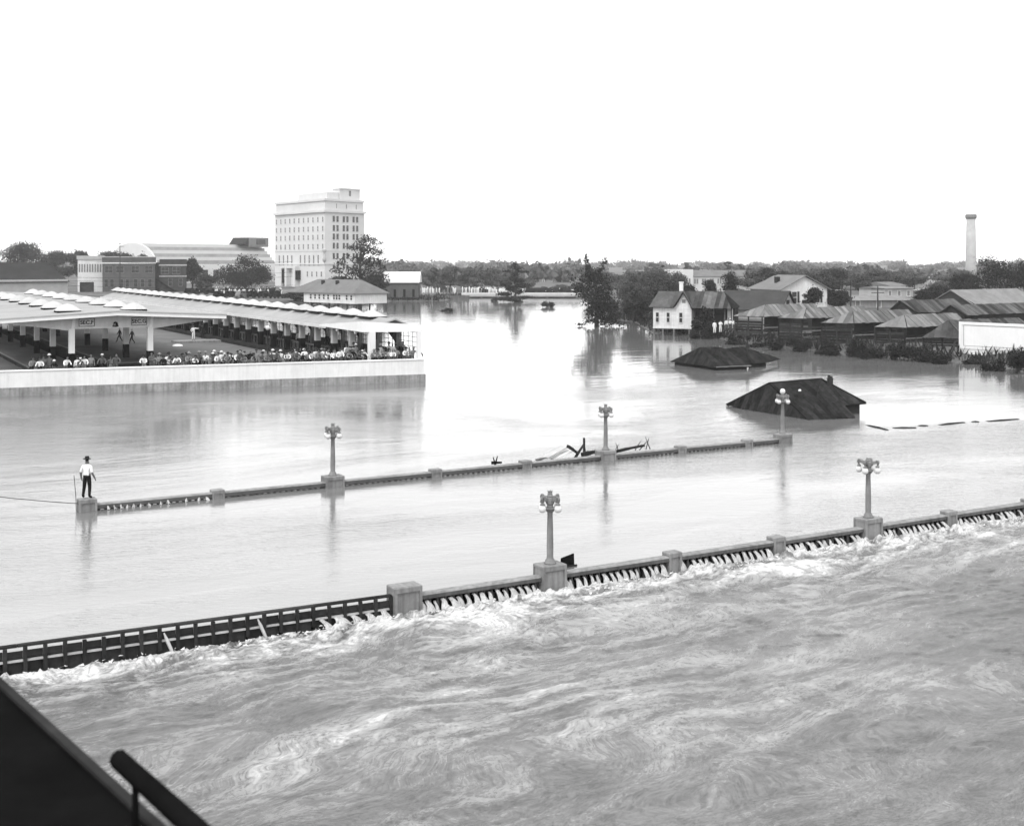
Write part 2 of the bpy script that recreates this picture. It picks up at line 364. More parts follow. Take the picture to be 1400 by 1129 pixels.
patch = sst(fbm(S * 0.10 + 5, Nn * 0.14 + 2, 3), -0.3, 0.4)
lines = sst(0.13 - edge, 0, 0.12) * sst(fbm(S * 0.5, Nn * 0.5 + 60, 3) + 0.3, 0, 0.5)
foam = (0.05 + 0.28 * sst(st1, -0.25, 0.5) + 0.16 * st2 + 0.16 * sst(rough_f + 0.5 * fine, -0.2, 0.5)) * (0.35 + 0.65 * patch) + 0.2 * lines * patch
foam = foam * (1 - 0.8 * dark_zone) * (0.75 + 0.55 * foot2)
foam += np.exp(-np.maximum(dist, 0) / 1.15) * (0.5 + 0.6 * sst(fine + 0.6 * rough_f, -0.2, 0.5)) * sst(rough_f + 0.55 * fine, -0.45, 0.3)
foam += 0.35 * np.exp(-np.maximum(dist, 0) / 3.2) * sst(st1 + 0.6 * st2, -0.1, 0.45)
foam *= 1 - 0.7 * np.clip((10 - S) / 6, 0, 1) * (1 - 0.6 * foot)
foam = np.clip(foam, 0, 1)
Xw = BD.x * S + BN.x * Nn; Yw = BD.y * S + BN.y * Nn
me, used = grid_mesh('torrent', Xw, Yw, Zt)
at_v = me.attributes.new('flow', 'FLOAT_VECTOR', 'POINT'); at_v.data.foreach_set('vector', np.stack([psi, al, psi * 0], -1).reshape(-1, 3)[used].astype(np.float32).ravel())
base_lift = (1 - dark_zone) * (0.75 + 0.5 * sst(swell, -0.3, 0.4)) * (1 - 0.6 * np.clip((9 - S) / 5, 0, 1))  # added to the base colour, lower towards the right and the far left
at_m = me.attributes.new('base_lift', 'FLOAT', 'POINT'); at_m.data.foreach_set('value', base_lift.ravel()[used].astype(np.float32))
at_f = me.attributes.new('foam', 'FLOAT', 'POINT'); at_f.data.foreach_set('value', foam.ravel()[used].astype(np.float32))
def water_down(attr=True):
    m, t, b = new_mat('torrent_water' if attr else 'torrent_water_far'); tc = t.nodes.new('ShaderNodeTexCoord'); v = tc.outputs['Object']
    rot = mapping(t, v, (1, 1, 1), (0, 0, -BRZ))
    dv = t.nodes.new('ShaderNodeVectorMath'); dv.operation = 'ADD'
    nz = t.nodes.new('ShaderNodeTexNoise'); nz.inputs['Scale'].default_value = 0.5; nz.inputs['Detail'].default_value = 4; t.links.new(rot, nz.inputs['Vector'])
    sv = t.nodes.new('ShaderNodeVectorMath'); sv.operation = 'SCALE'; sv.inputs['Scale'].default_value = 2.4; t.links.new(nz.outputs['Color'], sv.inputs[0])
    t.links.new(rot, dv.inputs[0]); t.links.new(sv.outputs[0], dv.inputs[1])
    if attr:
        fl_ = t.nodes.new('ShaderNodeAttribute'); fl_.attribute_name = 'flow'; fv = fl_.outputs['Vector']
    else: fv = dv.outputs[0]
    fine = mathn(t, 'ADD', mathn(t, 'MULTIPLY', noise(t, mapping(t, fv, (5.0, 1.6, 1)), 1.0, 5, 0.65, 0.6), 0.45), mathn(t, 'MULTIPLY', noise(t, mapping(t, dv.outputs[0], (2.0, 4.6, 1)), 2.0, 6, 0.7, 0.6), 0.55))
    med = noise(t, mapping(t, dv.outputs[0], (0.5, 1.3, 1)), 1.0, 5, 0.6, 0.5)
    if attr:
        an = t.nodes.new('ShaderNodeAttribute'); an.attribute_name = 'foam'; fo = an.outputs['Fac']
    else: fo = maprange(t, med, 0.5, 0.7, 0, 0.4)
    vf = noise(t, mapping(t, fv, (17.0, 5.5, 1)), 1.0, 4, 0.7, 0.8)
    k = mathn(t, 'MULTIPLY', mathn(t, 'MULTIPLY', fo, maprange(t, fine, 0.30, 0.60, 0.15, 1.6)), maprange(t, vf, 0.32, 0.62, 0.35, 1.5))
    k = mathn(t, 'MINIMUM', k, 1.0)
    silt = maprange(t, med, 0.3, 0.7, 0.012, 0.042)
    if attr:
        mk = t.nodes.new('ShaderNodeAttribute'); mk.attribute_name = 'base_lift'; silt = mathn(t, 'ADD', silt, mathn(t, 'MULTIPLY', mk.outputs['Fac'], maprange(t, vf, 0.35, 0.65, 0.03, 0.085)))
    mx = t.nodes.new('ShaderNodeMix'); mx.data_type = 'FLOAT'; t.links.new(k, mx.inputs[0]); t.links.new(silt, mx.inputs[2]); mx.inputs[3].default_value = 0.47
    t.links.new(mx.outputs[0], b.inputs['Base Color'])
    t.links.new(maprange(t, k, 0, 0.7, 0.14, 0.7), b.inputs['Roughness']); b.inputs['IOR'].default_value = 1.33; b.inputs['Specular IOR Level'].default_value = 0.27
    bn = t.nodes.new('ShaderNodeBump'); bn.inputs['Distance'].default_value = 0.035; bn.inputs['Strength'].default_value = 1
    t.links.new(mathn(t, 'ADD', fine, mathn(t, 'MULTIPLY', vf, 0.45)), bn.inputs['Height']); t.links.new(bn.outputs[0], b.inputs['Normal']); return m
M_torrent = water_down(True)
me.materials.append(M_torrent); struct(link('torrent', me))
c4 = [SN(-200, -160, ZD - 0.25), SN(300, -160, ZD - 0.25), SN(300, NEAR_N - 0.2, ZD - 0.25), SN(-200, NEAR_N - 0.2, ZD - 0.25)]
struct(link('bayou_water', MB().add(c4, [(0, 1, 2, 3)]).mesh('bayou_water', water_down(False))))

# ================================================================== THE BRIDGE
M_conc_sh = grey('shaded_concrete', 0.15, 0.8, 0.3, 1.2, streak=0.3)  # darker copy of the concrete: shade painted on the near coping's faces
def baluster_mesh():
    p = [(0.075, -0.62), (0.075, -0.55), (0.05, -0.53), (0.075, -0.42), (0.09, -0.32), (0.078, -0.2), (0.05, -0.1), (0.045, -0.05), (0.07, -0.03), (0.07, 0.01)]
    return MB().lathe(p, 8).mesh('baluster', M_wet_sh, True)
BALU = baluster_mesh()
def pedestal(x, w_, d_, z0, z1, parent, name='pedestal', panel=True):
    b = MB(); c = 0.07
    b.box(x - w_ / 2 + 0.02, x + w_ / 2 - 0.02, -d_ / 2 + 0.045, d_ / 2 - 0.045, z0, z1 - 0.10)
    b.bev(x - w_ / 2, x + w_ / 2, -d_ / 2, d_ / 2, z1 - 0.10, z1, 0.025)
    for sy in (-1, 1):                                        # frame round a sunk panel on either face
        y0, y1 = (-d_ / 2 + 0.0, -d_ / 2 + 0.06) if sy < 0 else (d_ / 2 - 0.06, d_ / 2)
        b.box(x - w_ / 2, x - w_ / 2 + c + 0.02, y0, y1, z0, z1 - 0.10); b.box(x + w_ / 2 - c - 0.02, x + w_ / 2, y0, y1, z0, z1 - 0.10)
        b.box(x - w_ / 2 + c + 0.02, x + w_ / 2 - c - 0.02, y0, y1, z1 - 0.17, z1 - 0.10)
    o = b.build(name, M_conc, parent); return o
def parapet(label, n, posts, zc, zp, zs, s1, th=0.0):
    """posts: (s, kind) with kind end / lamp / small; zc coping top, zp pedestal top, zs small post top"""
    root = thing('bridge_parapet', label, 'parapet', SN(0, n), BRZ)
    wid = {'end': (0.95, 0.62), 'endf': (0.74, 0.52), 'lamp': (0.92, 0.68), 'small': (0.56, 0.44)}
    posts = sorted(posts)
    for s, k in posts:
        w_, d_ = wid[k]; pedestal(s, w_, d_, -0.95, zs if k == 'small' else zp, root, 'pedestal' if k != 'small' else 'post')
    ends = posts + [(s1, None)] if s1 else posts
    for (a, ka), (c, kc) in zip(ends[:-1], ends[1:]):
        x0 = a + wid[ka][0] / 2 - 0.02; x1 = c - (wid[kc][0] / 2 - 0.02 if kc else 0)
        b = MB(); sag = RNG.uniform(-0.008, 0.008)            # coping with rounded back and drip
        prof = [(-0.19, -0.17 - th), (-0.19, -0.05), (-0.15, -0.01), (0, 0), (0.15, -0.01), (0.19, -0.05), (0.19, -0.17 - th), (0.12, -0.2 - th), (-0.12, -0.2 - th)]
        k = len(prof); b.add([(x0, y, zc + z + sag) for y, z in prof] + [(x1, y, zc + z + sag * 0.5) for y, z in prof],
                             [tuple(range(k)), tuple(range(2 * k - 1, k - 1, -1))] + [(i, i + k, (i + 1) % k + k, (i + 1) % k) for i in range(k)])
        b.m = [1 if abs(0.5 * (b.v[f[0]][2] + b.v[f[2]][2]) - zc) > 0.055 else 0 for f in b.f]  # sides and underside get the darker material, so their shade is painted in
        b.build('coping', [M_conc, M_wet_sh if n > 40 else M_conc_sh], root)
        nb = max(1, int(round((x1 - x0) / 0.285)))
        for i in range(nb):
            x = x0 + (i + 0.5) * (x1 - x0) / nb
            if any(abs(x - q) < 0.7 for q in GAPS.get(n, ())): continue
            o = link('baluster', BALU, root, (x, RNG.uniform(-0.01, 0.01), zc - 0.19 - th), RNG.uniform(0, 1))
    return root
GAPS = {NEAR_N: ()}
NP = [(s_of(553, NEAR_N), 'end'), (s_of(752, NEAR_N), 'lamp'), (s_of(919, NEAR_N), 'small'), (s_of(1061, NEAR_N), 'small'), (s_of(1187, NEAR_N), 'lamp'), (s_of(1297, NEAR_N), 'small')]
NP += [(NP[-1][0] + 5.1, 'small'), (NP[-1][0] + 10.2, 'lamp')]
FP = [(s_of(119, FAR_N), 'endf'), (s_of(297, FAR_N), 'small'), (s_of(455, FAR_N), 'lamp'), (s_of(595, FAR_N), 'small'), (s_of(718, FAR_N), 'small'), (s_of(828, FAR_N), 'lamp'), (s_of(930, FAR_N), 'small'), (s_of(1021, FAR_N), 'small'), (s_of(1070, FAR_N), 'lamp')]
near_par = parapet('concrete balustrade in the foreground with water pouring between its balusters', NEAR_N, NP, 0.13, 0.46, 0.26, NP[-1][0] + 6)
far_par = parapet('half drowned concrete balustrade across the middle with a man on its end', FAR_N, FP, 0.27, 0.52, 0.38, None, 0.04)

# --- bridge lamps: fluted iron standard, four scrolled arms with hanging globes
def lamp_parts():
    R = {}
    R['column'] = MB().lathe([(0.21, 0), (0.21, 0.05), (0.17, 0.07), (0.17, 0.12), (0.135, 0.16), (0.115, 0.22), (0.118, 0.6), (0.108, 1.2), (0.092, 1.72), (0.10, 1.73), (0.10, 1.77), (0.09, 1.78)], 16).mesh('column', M_metal, True)
    b = MB().lathe([(0.09, 1.77), (0.13, 1.80), (0.16, 1.86), (0.21, 1.90), (0.21, 1.93), (0.12, 1.94)], 12)
    R['capital'] = b.mesh('capital', M_metal, False)
    b = MB().lathe([(0.09, 1.93), (0.12, 1.97), (0.10, 2.02), (0.145, 2.08), (0.16, 2.2), (0.15, 2.28), (0.11, 2.31), (0.13, 2.34), (0.09, 2.37), (0.08, 2.42)], 10)
    R['urn'] = b.mesh('urn', M_metal, False)
    b = MB().lathe([(0.08, 2.4), (0.09, 2.44), (0.05, 2.46), (0.06, 2.5), (0.03, 2.5)], 8)
    for a in range(4):
        x, y = 0.07 * math.cos(a * 1.571 + 0.8), 0.07 * math.sin(a * 1.571 + 0.8); b.tube([(x * 0.6, y * 0.6, 2.44), (x, y, 2.5), (x * 1.1, y * 1.1, 2.535)], [0.02, 0.025, 0.01], 5)
    R['finial'] = b.mesh('finial', M_metal, False)
    b = MB(); b.beam((0.08, 0, 2.22), (0.36, 0, 2.27), 0.10, 0.12); b.beam((0.10, 0, 2.10), (0.22, 0, 2.2), 0.06, 0.05)
    b.tube([(0.32, 0, 2.33), (0.39, 0, 2.33), (0.42, 0, 2.27), (0.40, 0, 2.2), (0.38, 0, 2.12)], [0.03, 0.045, 0.05, 0.045, 0.03], 6)
    b.lathe([(0.03, 2.14), (0.075, 2.11), (0.085, 2.06), (0.06, 2.05)], 8, (0.38, 0, 0)); R['arm'] = b.mesh('arm', M_metal, False)
    b = MB(); b.lathe([(0.055, 0.125), (0.10, 0.09), (0.128, 0.03), (0.132, -0.02), (0.115, -0.08), (0.07, -0.122), (0.02, -0.135)], 12)
    R['globe'] = b.mesh('globe', M_globe, True); return R
LP = lamp_parts()
def lamp(p, rz, label, top_globe=False, sc_=0.97, arms=4, finial=True):
    t = thing('bridge_lamp', label, 'lamp', p, rz, 'lamp standards on the bridge')
    for k in ('column', 'capital', 'urn'): link(k, LP[k], t)
    if top_globe: link('globe', LP['globe'], t, (0, 0, 2.54), 0, 1.25)
    elif finial: link('finial', LP['finial'], t)
    for a in range(arms):
        an = math.pi / 2 * a + 0.25
        o = link('arm', LP['arm'], t, (0, 0, 0), an); link('globe', LP['globe'], o, (0.38, 0, 1.94))
    t.scale = (sc_,) * 3; return t
lamp(SN(NP[1][0], NEAR_N, 0.46), BRZ, 'iron lamp standard on near balustrade beside the dark tilted board')
lamp(SN(NP[4][0], NEAR_N, 0.46), BRZ + 0.2, 'iron lamp standard at right on near balustrade, without a spiked top', finial=False)
lamp(SN(NP[7][0], NEAR_N, 0.46), BRZ, 'iron lamp standard beyond the right edge on near balustrade')
lamp(SN(FP[2][0], FAR_N, 0.52), BRZ + 0.3, 'iron lamp standard on far balustrade nearest the standing man')
lamp(SN(FP[5][0], FAR_N, 0.52), BRZ + 0.1, 'iron lamp standard on far balustrade beside the driftwood')
lamp(SN(FP[8][0], FAR_N, 0.52), BRZ, 'iron lamp standard with a globe on top, before the sunken tin roof', True)

# --- open timber railing that continues the near balustrade to the left
x_end = NP[0][0] - 0.46
rl = thing('timber_railing', 'dark timber railing with two rows of boards left of the concrete post', 'railing', SN(0, NEAR_N - 0.02), BRZ)
X0 = -3.0
def ztop(x): return 0.22 + (x_end - x) * 0.0135
def rail(name, xa, xb, y0, y1, za, zb, m, parent=rl):       # a board that follows the slope of the railing between xa and xb
    b = MB(); b.hexa([(xa, y0, ztop(xa) + za), (xb, y0, ztop(xb) + za), (xb, y1, ztop(xb) + za), (xa, y1, ztop(xa) + za), (xa, y0, ztop(xa) + zb), (xb, y0, ztop(xb) + zb), (xb, y1, ztop(xb) + zb), (xa, y1, ztop(xa) + zb)])
    return b.build(name, m, parent)
x = X0
while x < x_end - 0.1:                                       # handrail in lengths
    xb = min(x + 4.2, x_end); rail('handrail', x, xb - 0.015, -0.09, 0.09, -0.06, 0.0, M_timber); x = xb
k = 0; px = x_end - 0.06
while px > X0:
    t = (x_end - px) / 12.0
    o = rail('post', px - 0.05, px + 0.05, -0.13, -0.03, -0.62 - 0.18 * t, -0.065, M_timber)
    o.rotation_euler = (0, RNG.uniform(-0.004, 0.004), 0)
    q = px - 0.51
    if q > X0:
        rail('board', q + 0.052, px - 0.052, -0.028, 0.012, -0.36 - RNG.uniform(0, .02), -0.165 + RNG.uniform(-.02, .01), M_timber)
        rail('ledge', q + 0.052, px - 0.052, -0.10, 0.02, -0.445, -0.40, M_timber_l)
        rail('lower_board', q + 0.052, px - 0.052, -0.02, 0.02, -0.9, -0.46, M_timber)
    px = q; k += 1
for u, v0, v1, lab in ((229, 865, 897, 'pale splintered stake leaning on the timber railing, left one'), (357, 841, 880, 'pale splintered stake leaning on the timber railing, nearer the concrete post')):
    s = s_of(u, NEAR_N - 0.2); a = SN(s - 0.09, NEAR_N - 0.16, 0.13); c = SN(s + 0.16, NEAR_N - 0.38, -0.55)
    b = MB(); b.tube([a, a.lerp(c, 0.3), a.lerp(c, 0.7), c], [0.02, 0.055, 0.05, 0.03], 5); tag(b.build('broken_stake', M_timber_l), lab, 'stake', 'splintered stakes')

# --- jets that pour through the balustrade and splash below the railing
def jet_mat():
    m, t, b = new_mat('falling_water'); tc = t.nodes.new('ShaderNodeTexCoord')
    v = mapping(t, tc.outputs['UV'], (9, 0.9, 1)); n = noise(t, v, 3.0, 4, 0.6)
    t.links.new(maprange(t, n, 0.34, 0.62, 0.14, 0.58), b.inputs['Base Color']); b.inputs['Roughness'].default_value = 0.4
    t.links.new(maprange(t, n, 0.30, 0.42, 0.15, 0.97), b.inputs['Alpha'])
    bn = t.nodes.new('ShaderNodeBump'); bn.inputs['Distance'].default_value = 0.02; t.links.new(n, bn.inputs['Height']); t.links.new(bn.outputs[0], b.inputs['Normal']); return m
M_jet = jet_mat()
def jets(name, label, xsl, z00, reach, drop, wid, parent_n, slant=0.15):
    vs, fs, uv = [], [], []
    for x in xsl:
        if len(xsl) > 6 and RNG.random() < 0.1: continue
        z0 = z00 + RNG.uniform(-0.05, 0.02)
        w0 = wid * RNG.uniform(0.5, 1.35); rc = reach * RNG.uniform(0.6, 1.5); sl = slant + RNG.uniform(-.09, .09); ph = RNG.uniform(0, 9)
        nr, nc = 8, 6; o = len(vs); r0 = RNG.uniform(0, 20)
        for i in range(nr):
            q = i / (nr - 1); y = -0.02 - rc * q; z = z0 - drop * (0.12 * q + 0.88 * q * q)
            ww = w0 * (0.40 + 0.55 * q * q)
            for j in range(nc):
                s = j / (nc - 1) * 2 - 1
                vs.append((x + s * ww + sl * q + 0.012 * math.sin(ph + 7 * q + 3 * s), y - 0.05 * (1 - s * s) * (0.4 + q), z + 0.035 * (1 - s * s) - 0.02 * math.sin(5 * s + ph) * q))
                uv.append((r0 + j / (nc - 1), r0 + q))
        for i in range(nr - 1):
            for j in range(nc - 1): fs.append((o + i * nc + j, o + i * nc + j + 1, o + (i + 1) * nc + j + 1, o + (i + 1) * nc + j))
    me = bpy.data.meshes.new(name); me.from_pydata(vs, [], fs); me.materials.append(M_jet)
    ul = me.uv_layers.new(name='UVMap'); li = np.zeros(len(me.loops), int); me.loops.foreach_get('vertex_index', li)
    ul.data.foreach_set('uv', np.array(uv, np.float32)[li].ravel()); me.polygons.foreach_set('use_smooth', [True] * len(fs))
    o = link(name, me, None, SN(0, parent_n), BRZ); return struct(o, 'stuff', label)
ends = NP + [(NP[-1][0] + 6, None)]
for i, ((a, ka), (c, kc)) in enumerate(zip(ends[:-1], ends[1:])):
    x0 = a + (0.27 if ka == 'small' else 0.45); x1 = c - (0.27 if kc == 'small' else 0.45); nb = max(1, int(round((x1 - x0) / 0.285)))
    xsl = [x0 + (j + (0.0 if j else 0.25)) * (x1 - x0) / nb for j in range(nb)]
    jets('water_jets', 'white water spouting through the balusters in the %s bay of the near balustrade' % nth(i + 1), xsl, -0.13, 0.26, 0.34, 0.15, NEAR_N - 0.06, 0.03)
xsl = [x_end - 0.31 - 0.51 * j for j in range(5)]
jets('water_jets', 'short sheets of water spilling under the timber railing beside the concrete post', xsl, -0.20, 0.35, 0.30, 0.30, NEAR_N - 0.06, 0.1)
# small jets at the far balustrade, left part
x0, x1 = FP[0][0] + 0.5, FP[1][0] - 0.3; nb = int(round((x1 - x0) / 0.285))
jets('water_jets', 'small spurts through the far balustrade beside the standing man', [x0 + (j + .02) * (x1 - x0) / nb for j in range(1, nb)], 0.14, 0.16, 0.15, 0.085, FAR_N - 0.10, 0.02)
# spray thrown up where the jets strike: thousands of droplets and flecks, one mass
def spray():
    r = np.random.RandomState(3); vs, fs = [], []
    pos = []
    for (a, ka), (c, kc) in zip(ends[:-1], ends[1:]):
        for _ in range(330):
            pos.append((r.uniform(a + 0.5, c - 0.5), -0.62 - abs(r.normal(0, 0.22)), ZD + abs(r.normal(0.02, 0.07)), r.uniform(0.012, 0.04)))
    for _ in range(420): pos.append((r.uniform(3, x_end), -0.42 - abs(r.normal(0, 0.25)), ZD + abs(r.normal(0.0, 0.08)), r.uniform(0.012, 0.045)))
    for x, y, z, q in pos:
        o = len(vs); a = r.normal(0, 1, (4, 3)) * q; vs += [(x + i[0] * 1.6, y + i[1], z + i[2] * 0.7) for i in a]
        fs += [(o, o + 1, o + 2), (o, o + 1, o + 3), (o, o + 2, o + 3), (o + 1, o + 2, o + 3)]
    me = bpy.data.meshes.new('spray'); me.from_pydata(vs, [], fs); me.materials.append(grey('foam_white', 0.62, 0.8, 0.05, 3.0))
    return struct(link('spray', me, None, SN(0, NEAR_N - 0.03), BRZ), 'stuff', 'white spray thrown up below the near balustrade')
spray()
# ================================================================== LEFT BANK: the market
YZ = 1.15                                                    # level of the market yard
yard = [WC - WD * 110 + WB * 0.2, WC + WB * 0.2 - WD * 0.2, WC + WB * 130 - WD * 0.2, WC + WB * 150 - WD * 110]
struct(MB().prism([Vector((p.x, p.y, -1.0)) for p in yard], (0, 0, YZ + 1.0)).build('market_yard', M_yard))
WRZ = math.atan2(WD.y, WD.x)
mw = thing('flood_wall', 'long white concrete wall along the water in front of the market crowd', 'wall', WC, WRZ)
MB().box(-110, 0.1, -0.12, 0.5, -2, 0.68).build('plinth', M_plinth, mw)
for i in range(23):
    x1 = -i * 4.85; MB().box(x1 - 4.82, x1 - 0.01, 0, 0.36, 0.68, 1.93).build('panel', M_wall, mw)
for i in range(12):
    x1 = -i * 9.7; MB().bev(x1 - 9.68, x1, -0.06, 0.42, 1.93, 2.03, 0.02).build('coping', M_wall, mw)
for i in range(23):
    x1 = -i * 4.85; MB().box(x1 - 0.09, x1 + 0.06 if i else x1, -0.03, 0.3, 0.69, 1.92).build('pilaster', M_wall, mw)
rw = thing('return_wall', 'white end wall running back from the corner of the long market wall', 'wall', WC + WD * 0.02, math.atan2(WB.y, WB.x))
MB().box(0.4, 110, -0.05, 0.3, -2, 1.6).build('panel', M_wall, rw)

def shed_skylight(n=8):
    b = MB(); b.mat(1)
    b.add([(-1.0, -1.2, 0), (1.0, -1.2, 0), (1.0, 1.2, 0), (-1.0, 1.2, 0), (-1.0, -1.2, 0.2), (1.0, -1.2, 0.2), (1.0, 1.2, 0.2), (-1.0, 1.2, 0.2)], [(0, 1, 5, 4), (1, 2, 6, 5), (2, 3, 7, 6), (3, 0, 4, 7)])  # dark ring: the shadow line under each hump, made as dark sides
    b.mat(0); g = 6; vs = []; fs = []
    for i in range(g + 1):
        for j in range(g + 1):
            x = -1 + 2 * i / g; y = -1 + 2 * j / g; vs.append((x * 1.15, y * 1.35, 0.2 + 0.62 * (1 - abs(x) ** 1.7) * (1 - abs(y) ** 1.7) ** 0.9))
    fs = [(i * (g + 1) + j, (i + 1) * (g + 1) + j, (i + 1) * (g + 1) + j + 1, i * (g + 1) + j + 1) for i in range(g) for j in range(g)]
    b.add(vs, fs); return b.mesh('skylight', [M_sky, M_dark])
SKYL = shed_skylight()
BRZB = math.atan2(WB.y, WB.x) - math.pi / 2                  # sheds: local y runs back along WB, local x runs right
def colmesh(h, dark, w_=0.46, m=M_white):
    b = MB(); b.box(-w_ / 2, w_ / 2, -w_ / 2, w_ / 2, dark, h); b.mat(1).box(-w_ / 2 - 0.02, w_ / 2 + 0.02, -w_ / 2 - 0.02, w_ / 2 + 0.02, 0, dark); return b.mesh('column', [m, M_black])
# ---- shed with the SEC.F and SEC.G boards
cR = at(205, 107); SA = thing('market_shed', 'open market shed with section boards on its gable, nearest the left edge', 'market shed', (cR.x, cR.y, YZ), BRZB)
XL, XR, XA = -12.3, 6.2, -3.05; L_A = 78.0
ZA, ZT = 6.35 - YZ, 5.88 - YZ                                # apex, tips
for sx, x0, x1 in ((0, XL, XA), (1, XA, XR)):
    za, zb = (ZT, ZA) if sx == 0 else (ZA, ZT)
    for k in range(8):
        ya, yb = (-1.6 if k == 0 else k * 9.7 + 0.02), min(L_A, k * 9.7 + 9.69); MB().prism([(x0, ya, za), (x1, ya, zb), (x1, yb, zb), (x0, yb, za)], (0, 0, -0.12)).build('roof_panel', M_roofA, SA)
    MB().prism([(x0, -1.66, za + 0.04), (x1, -1.66, zb + 0.04), (x1, -1.66, zb - 0.3), (x0, -1.66, za - 0.3)], (0, 0.055, 0)).build('fascia', M_white, SA)
    MB().prism([(x0, -1.72, za + 0.1), (x1, -1.72, zb + 0.1), (x1, -1.72, zb + 0.0), (x0, -1.72, za + 0.0)], (0, 0.055, 0)).build('gutter', M_light, SA)
MB().box(XR - 0.06, XR, -1.6, L_A, ZT - 0.3, ZT + 0.02).build('fascia', M_offw, SA)
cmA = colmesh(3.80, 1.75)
def gable_frame(y, m):
    b = MB(); zc = 3.78
    b.prism([(XL + 0.2, y, ZT - 0.32), (-6.7, y, zc - 0.12), (-6.2, y, zc), (-0.25, y, zc), (0.25, y, zc - 0.12), (XR - 0.2, y, ZT - 0.32), (XR - 0.2, y, ZT - 0.14), (XA, y, ZA - 0.14), (XL + 0.2, y, ZT - 0.14)], (0, 0.22, 0)); return b.build('gable_beam', m, SA)
for i in range(8):
    y = i * 9.7
    gable_frame(y - 0.11, M_offw)
    for x in (0.0, -6.45):
        link('column', cmA, SA, (x, y, 0))
    for x in (-0.02, -6.43):
        MB().prism([(x - 0.12, y - 0.2, 3.4), (x + 0.12, y - 0.2, 3.4), (x + 0.32, y - 0.2, ZT + 0.1), (x + 0.08, y - 0.2, ZT + 0.1)], (0, 0.09, 0)).build('bracket', M_white, SA)
for i in range(9):
    for x, z in ((XA - 3.0, 0.16), (XA + 2.6, 0.135)):
        link('skylight', SKYL, SA, (x, 4.4 + i * 7.6, ZA - abs(x - XA) * (ZA - ZT) / 9.2 - 0.05), 0, (0.95, 0.95, 0.95))
def text_mesh(s, size, m, name):
    c = bpy.data.curves.new(name, 'FONT'); c.body = s; c.size = size; c.extrude = 0.006; c.align_x = 'CENTER'; c.align_y = 'CENTER'; c.offset = 0.012
    o = bpy.data.objects.new(name, c); COL.objects.link(o); dg = bpy.context.evaluated_depsgraph_get()
    me = bpy.data.meshes.new_from_object(o.evaluated_get(dg)); bpy.data.objects.remove(o); me.materials.clear(); me.materials.append(m); return me
for s, x in (('SEC.F', -5.25), ('SEC.G', -0.95)):
    b = MB().box(-0.64, 0.64, -0.06, 0, -0.33, 0.33); o = b.build('section_sign', M_offw, SA, loc=(x, -0.135, 4.30)); o['label'] = 'board lettered ' + s.replace('.', ' ')
    f = MB(); f.box(-0.64, 0.64, -0.075, -0.0605, 0.29, 0.33).box(-0.64, 0.64, -0.075, -0.0605, -0.33, -0.29).box(-0.64, -0.6, -0.075, -0.0605, -0.29, 0.29).box(0.6, 0.64, -0.075, -0.0605, -0.29, 0.29); f.build('frame', M_black, o)
    t = link('lettering', text_mesh(s, 0.46, M_black, 'lettering'), o, (0, -0.068, 0)); t.rotation_euler = (math.pi / 2, 0, 0)
# loading platforms under and beside the shed
def platform(name, label, x0, x1, y0, y1, h, m=M_yard):
    t = thing(name, label, 'platform', (cR.x, cR.y, YZ), BRZB); MB().box(x0, x1, y0, y1, -0.2, h - 0.15).build('base', M_dark, t); MB().bev(x0 - 0.05, x1 + 0.05, y0 - 0.05, y1, h - 0.149, h, 0.02).build('edge_slab', m, t); return t
platform('loading_platform', 'raised loading platform under the right column row of the shed with section boards', -2.3, 1.4, 4.6, 76, 0.5)
platform('loading_platform', 'raised loading platform under the left column row of the shed with section boards', -9.3, -5.3, 1.2, 76, 0.5)
struct(MB().box(-5.29, -2.31, 4.2, 76, -0.15, 0.015).build('truck_lane', M_dark, None, loc=(cR.x, cR.y, YZ), rz=BRZB))
isl = P(268, 467.5, YZ)
tg = thing('traffic_island', 'small pale concrete island in the yard with two men standing on it', 'island', isl, BRZB)
MB().bev(-2.6, 3.4, -1.3, 1.3, -0.1, 0.22, 0.03).build('kerb_slab', M_conc, tg)
tag(MB().lathe([(0.6, 0), (0.5, 0.14), (0.2, 0.2)], 9).build('paint_mound', M_white, loc=P(243, 473, YZ)), 'low white dome marker on the yard paving near the island', 'marker')

# ---- long shed beside the bayou
near0 = at(508, 108.9); far0 = WC - WD * 0.35 + WB * 0.35
SB = thing('market_shed', 'long narrow market shed at the water with glazed far side and humped roof', 'market shed', (near0.x, near0.y, YZ), BRZB)
inv = Matrix.Rotation(-BRZB, 4, 'Z')
fl = inv @ (far0 - near0); FX, FY = fl.x, fl.y               # far front corner in the shed's own axes
L_B = 118.0; ZE, ZR = 4.55 - YZ, 5.55 - YZ; XM = FX / 2
def yf(x): return FY * x / FX                                # the skewed front edge follows the wall
for x0, x1, za, zb in ((-0.75, XM, ZE, ZR), (XM, FX + 0.3, ZR, ZE)):
    for k in range(13):
        ya0, ya1 = (yf(x0), yf(x1)) if k == 0 else (k * 9.0 + 0.02,) * 2; yb = k * 9.0 + 8.99
        MB().prism([(x0, ya0, za), (x1, ya1, zb), (x1, yb, zb), (x0, yb, za)], (0, 0, -0.12)).build('roof_panel', M_roofA, SB)
MB().box(-0.8, -0.752, yf(-0.75) + 9, L_B, ZE - 0.25, ZE + 0.03).build('fascia', M_offw, SB)
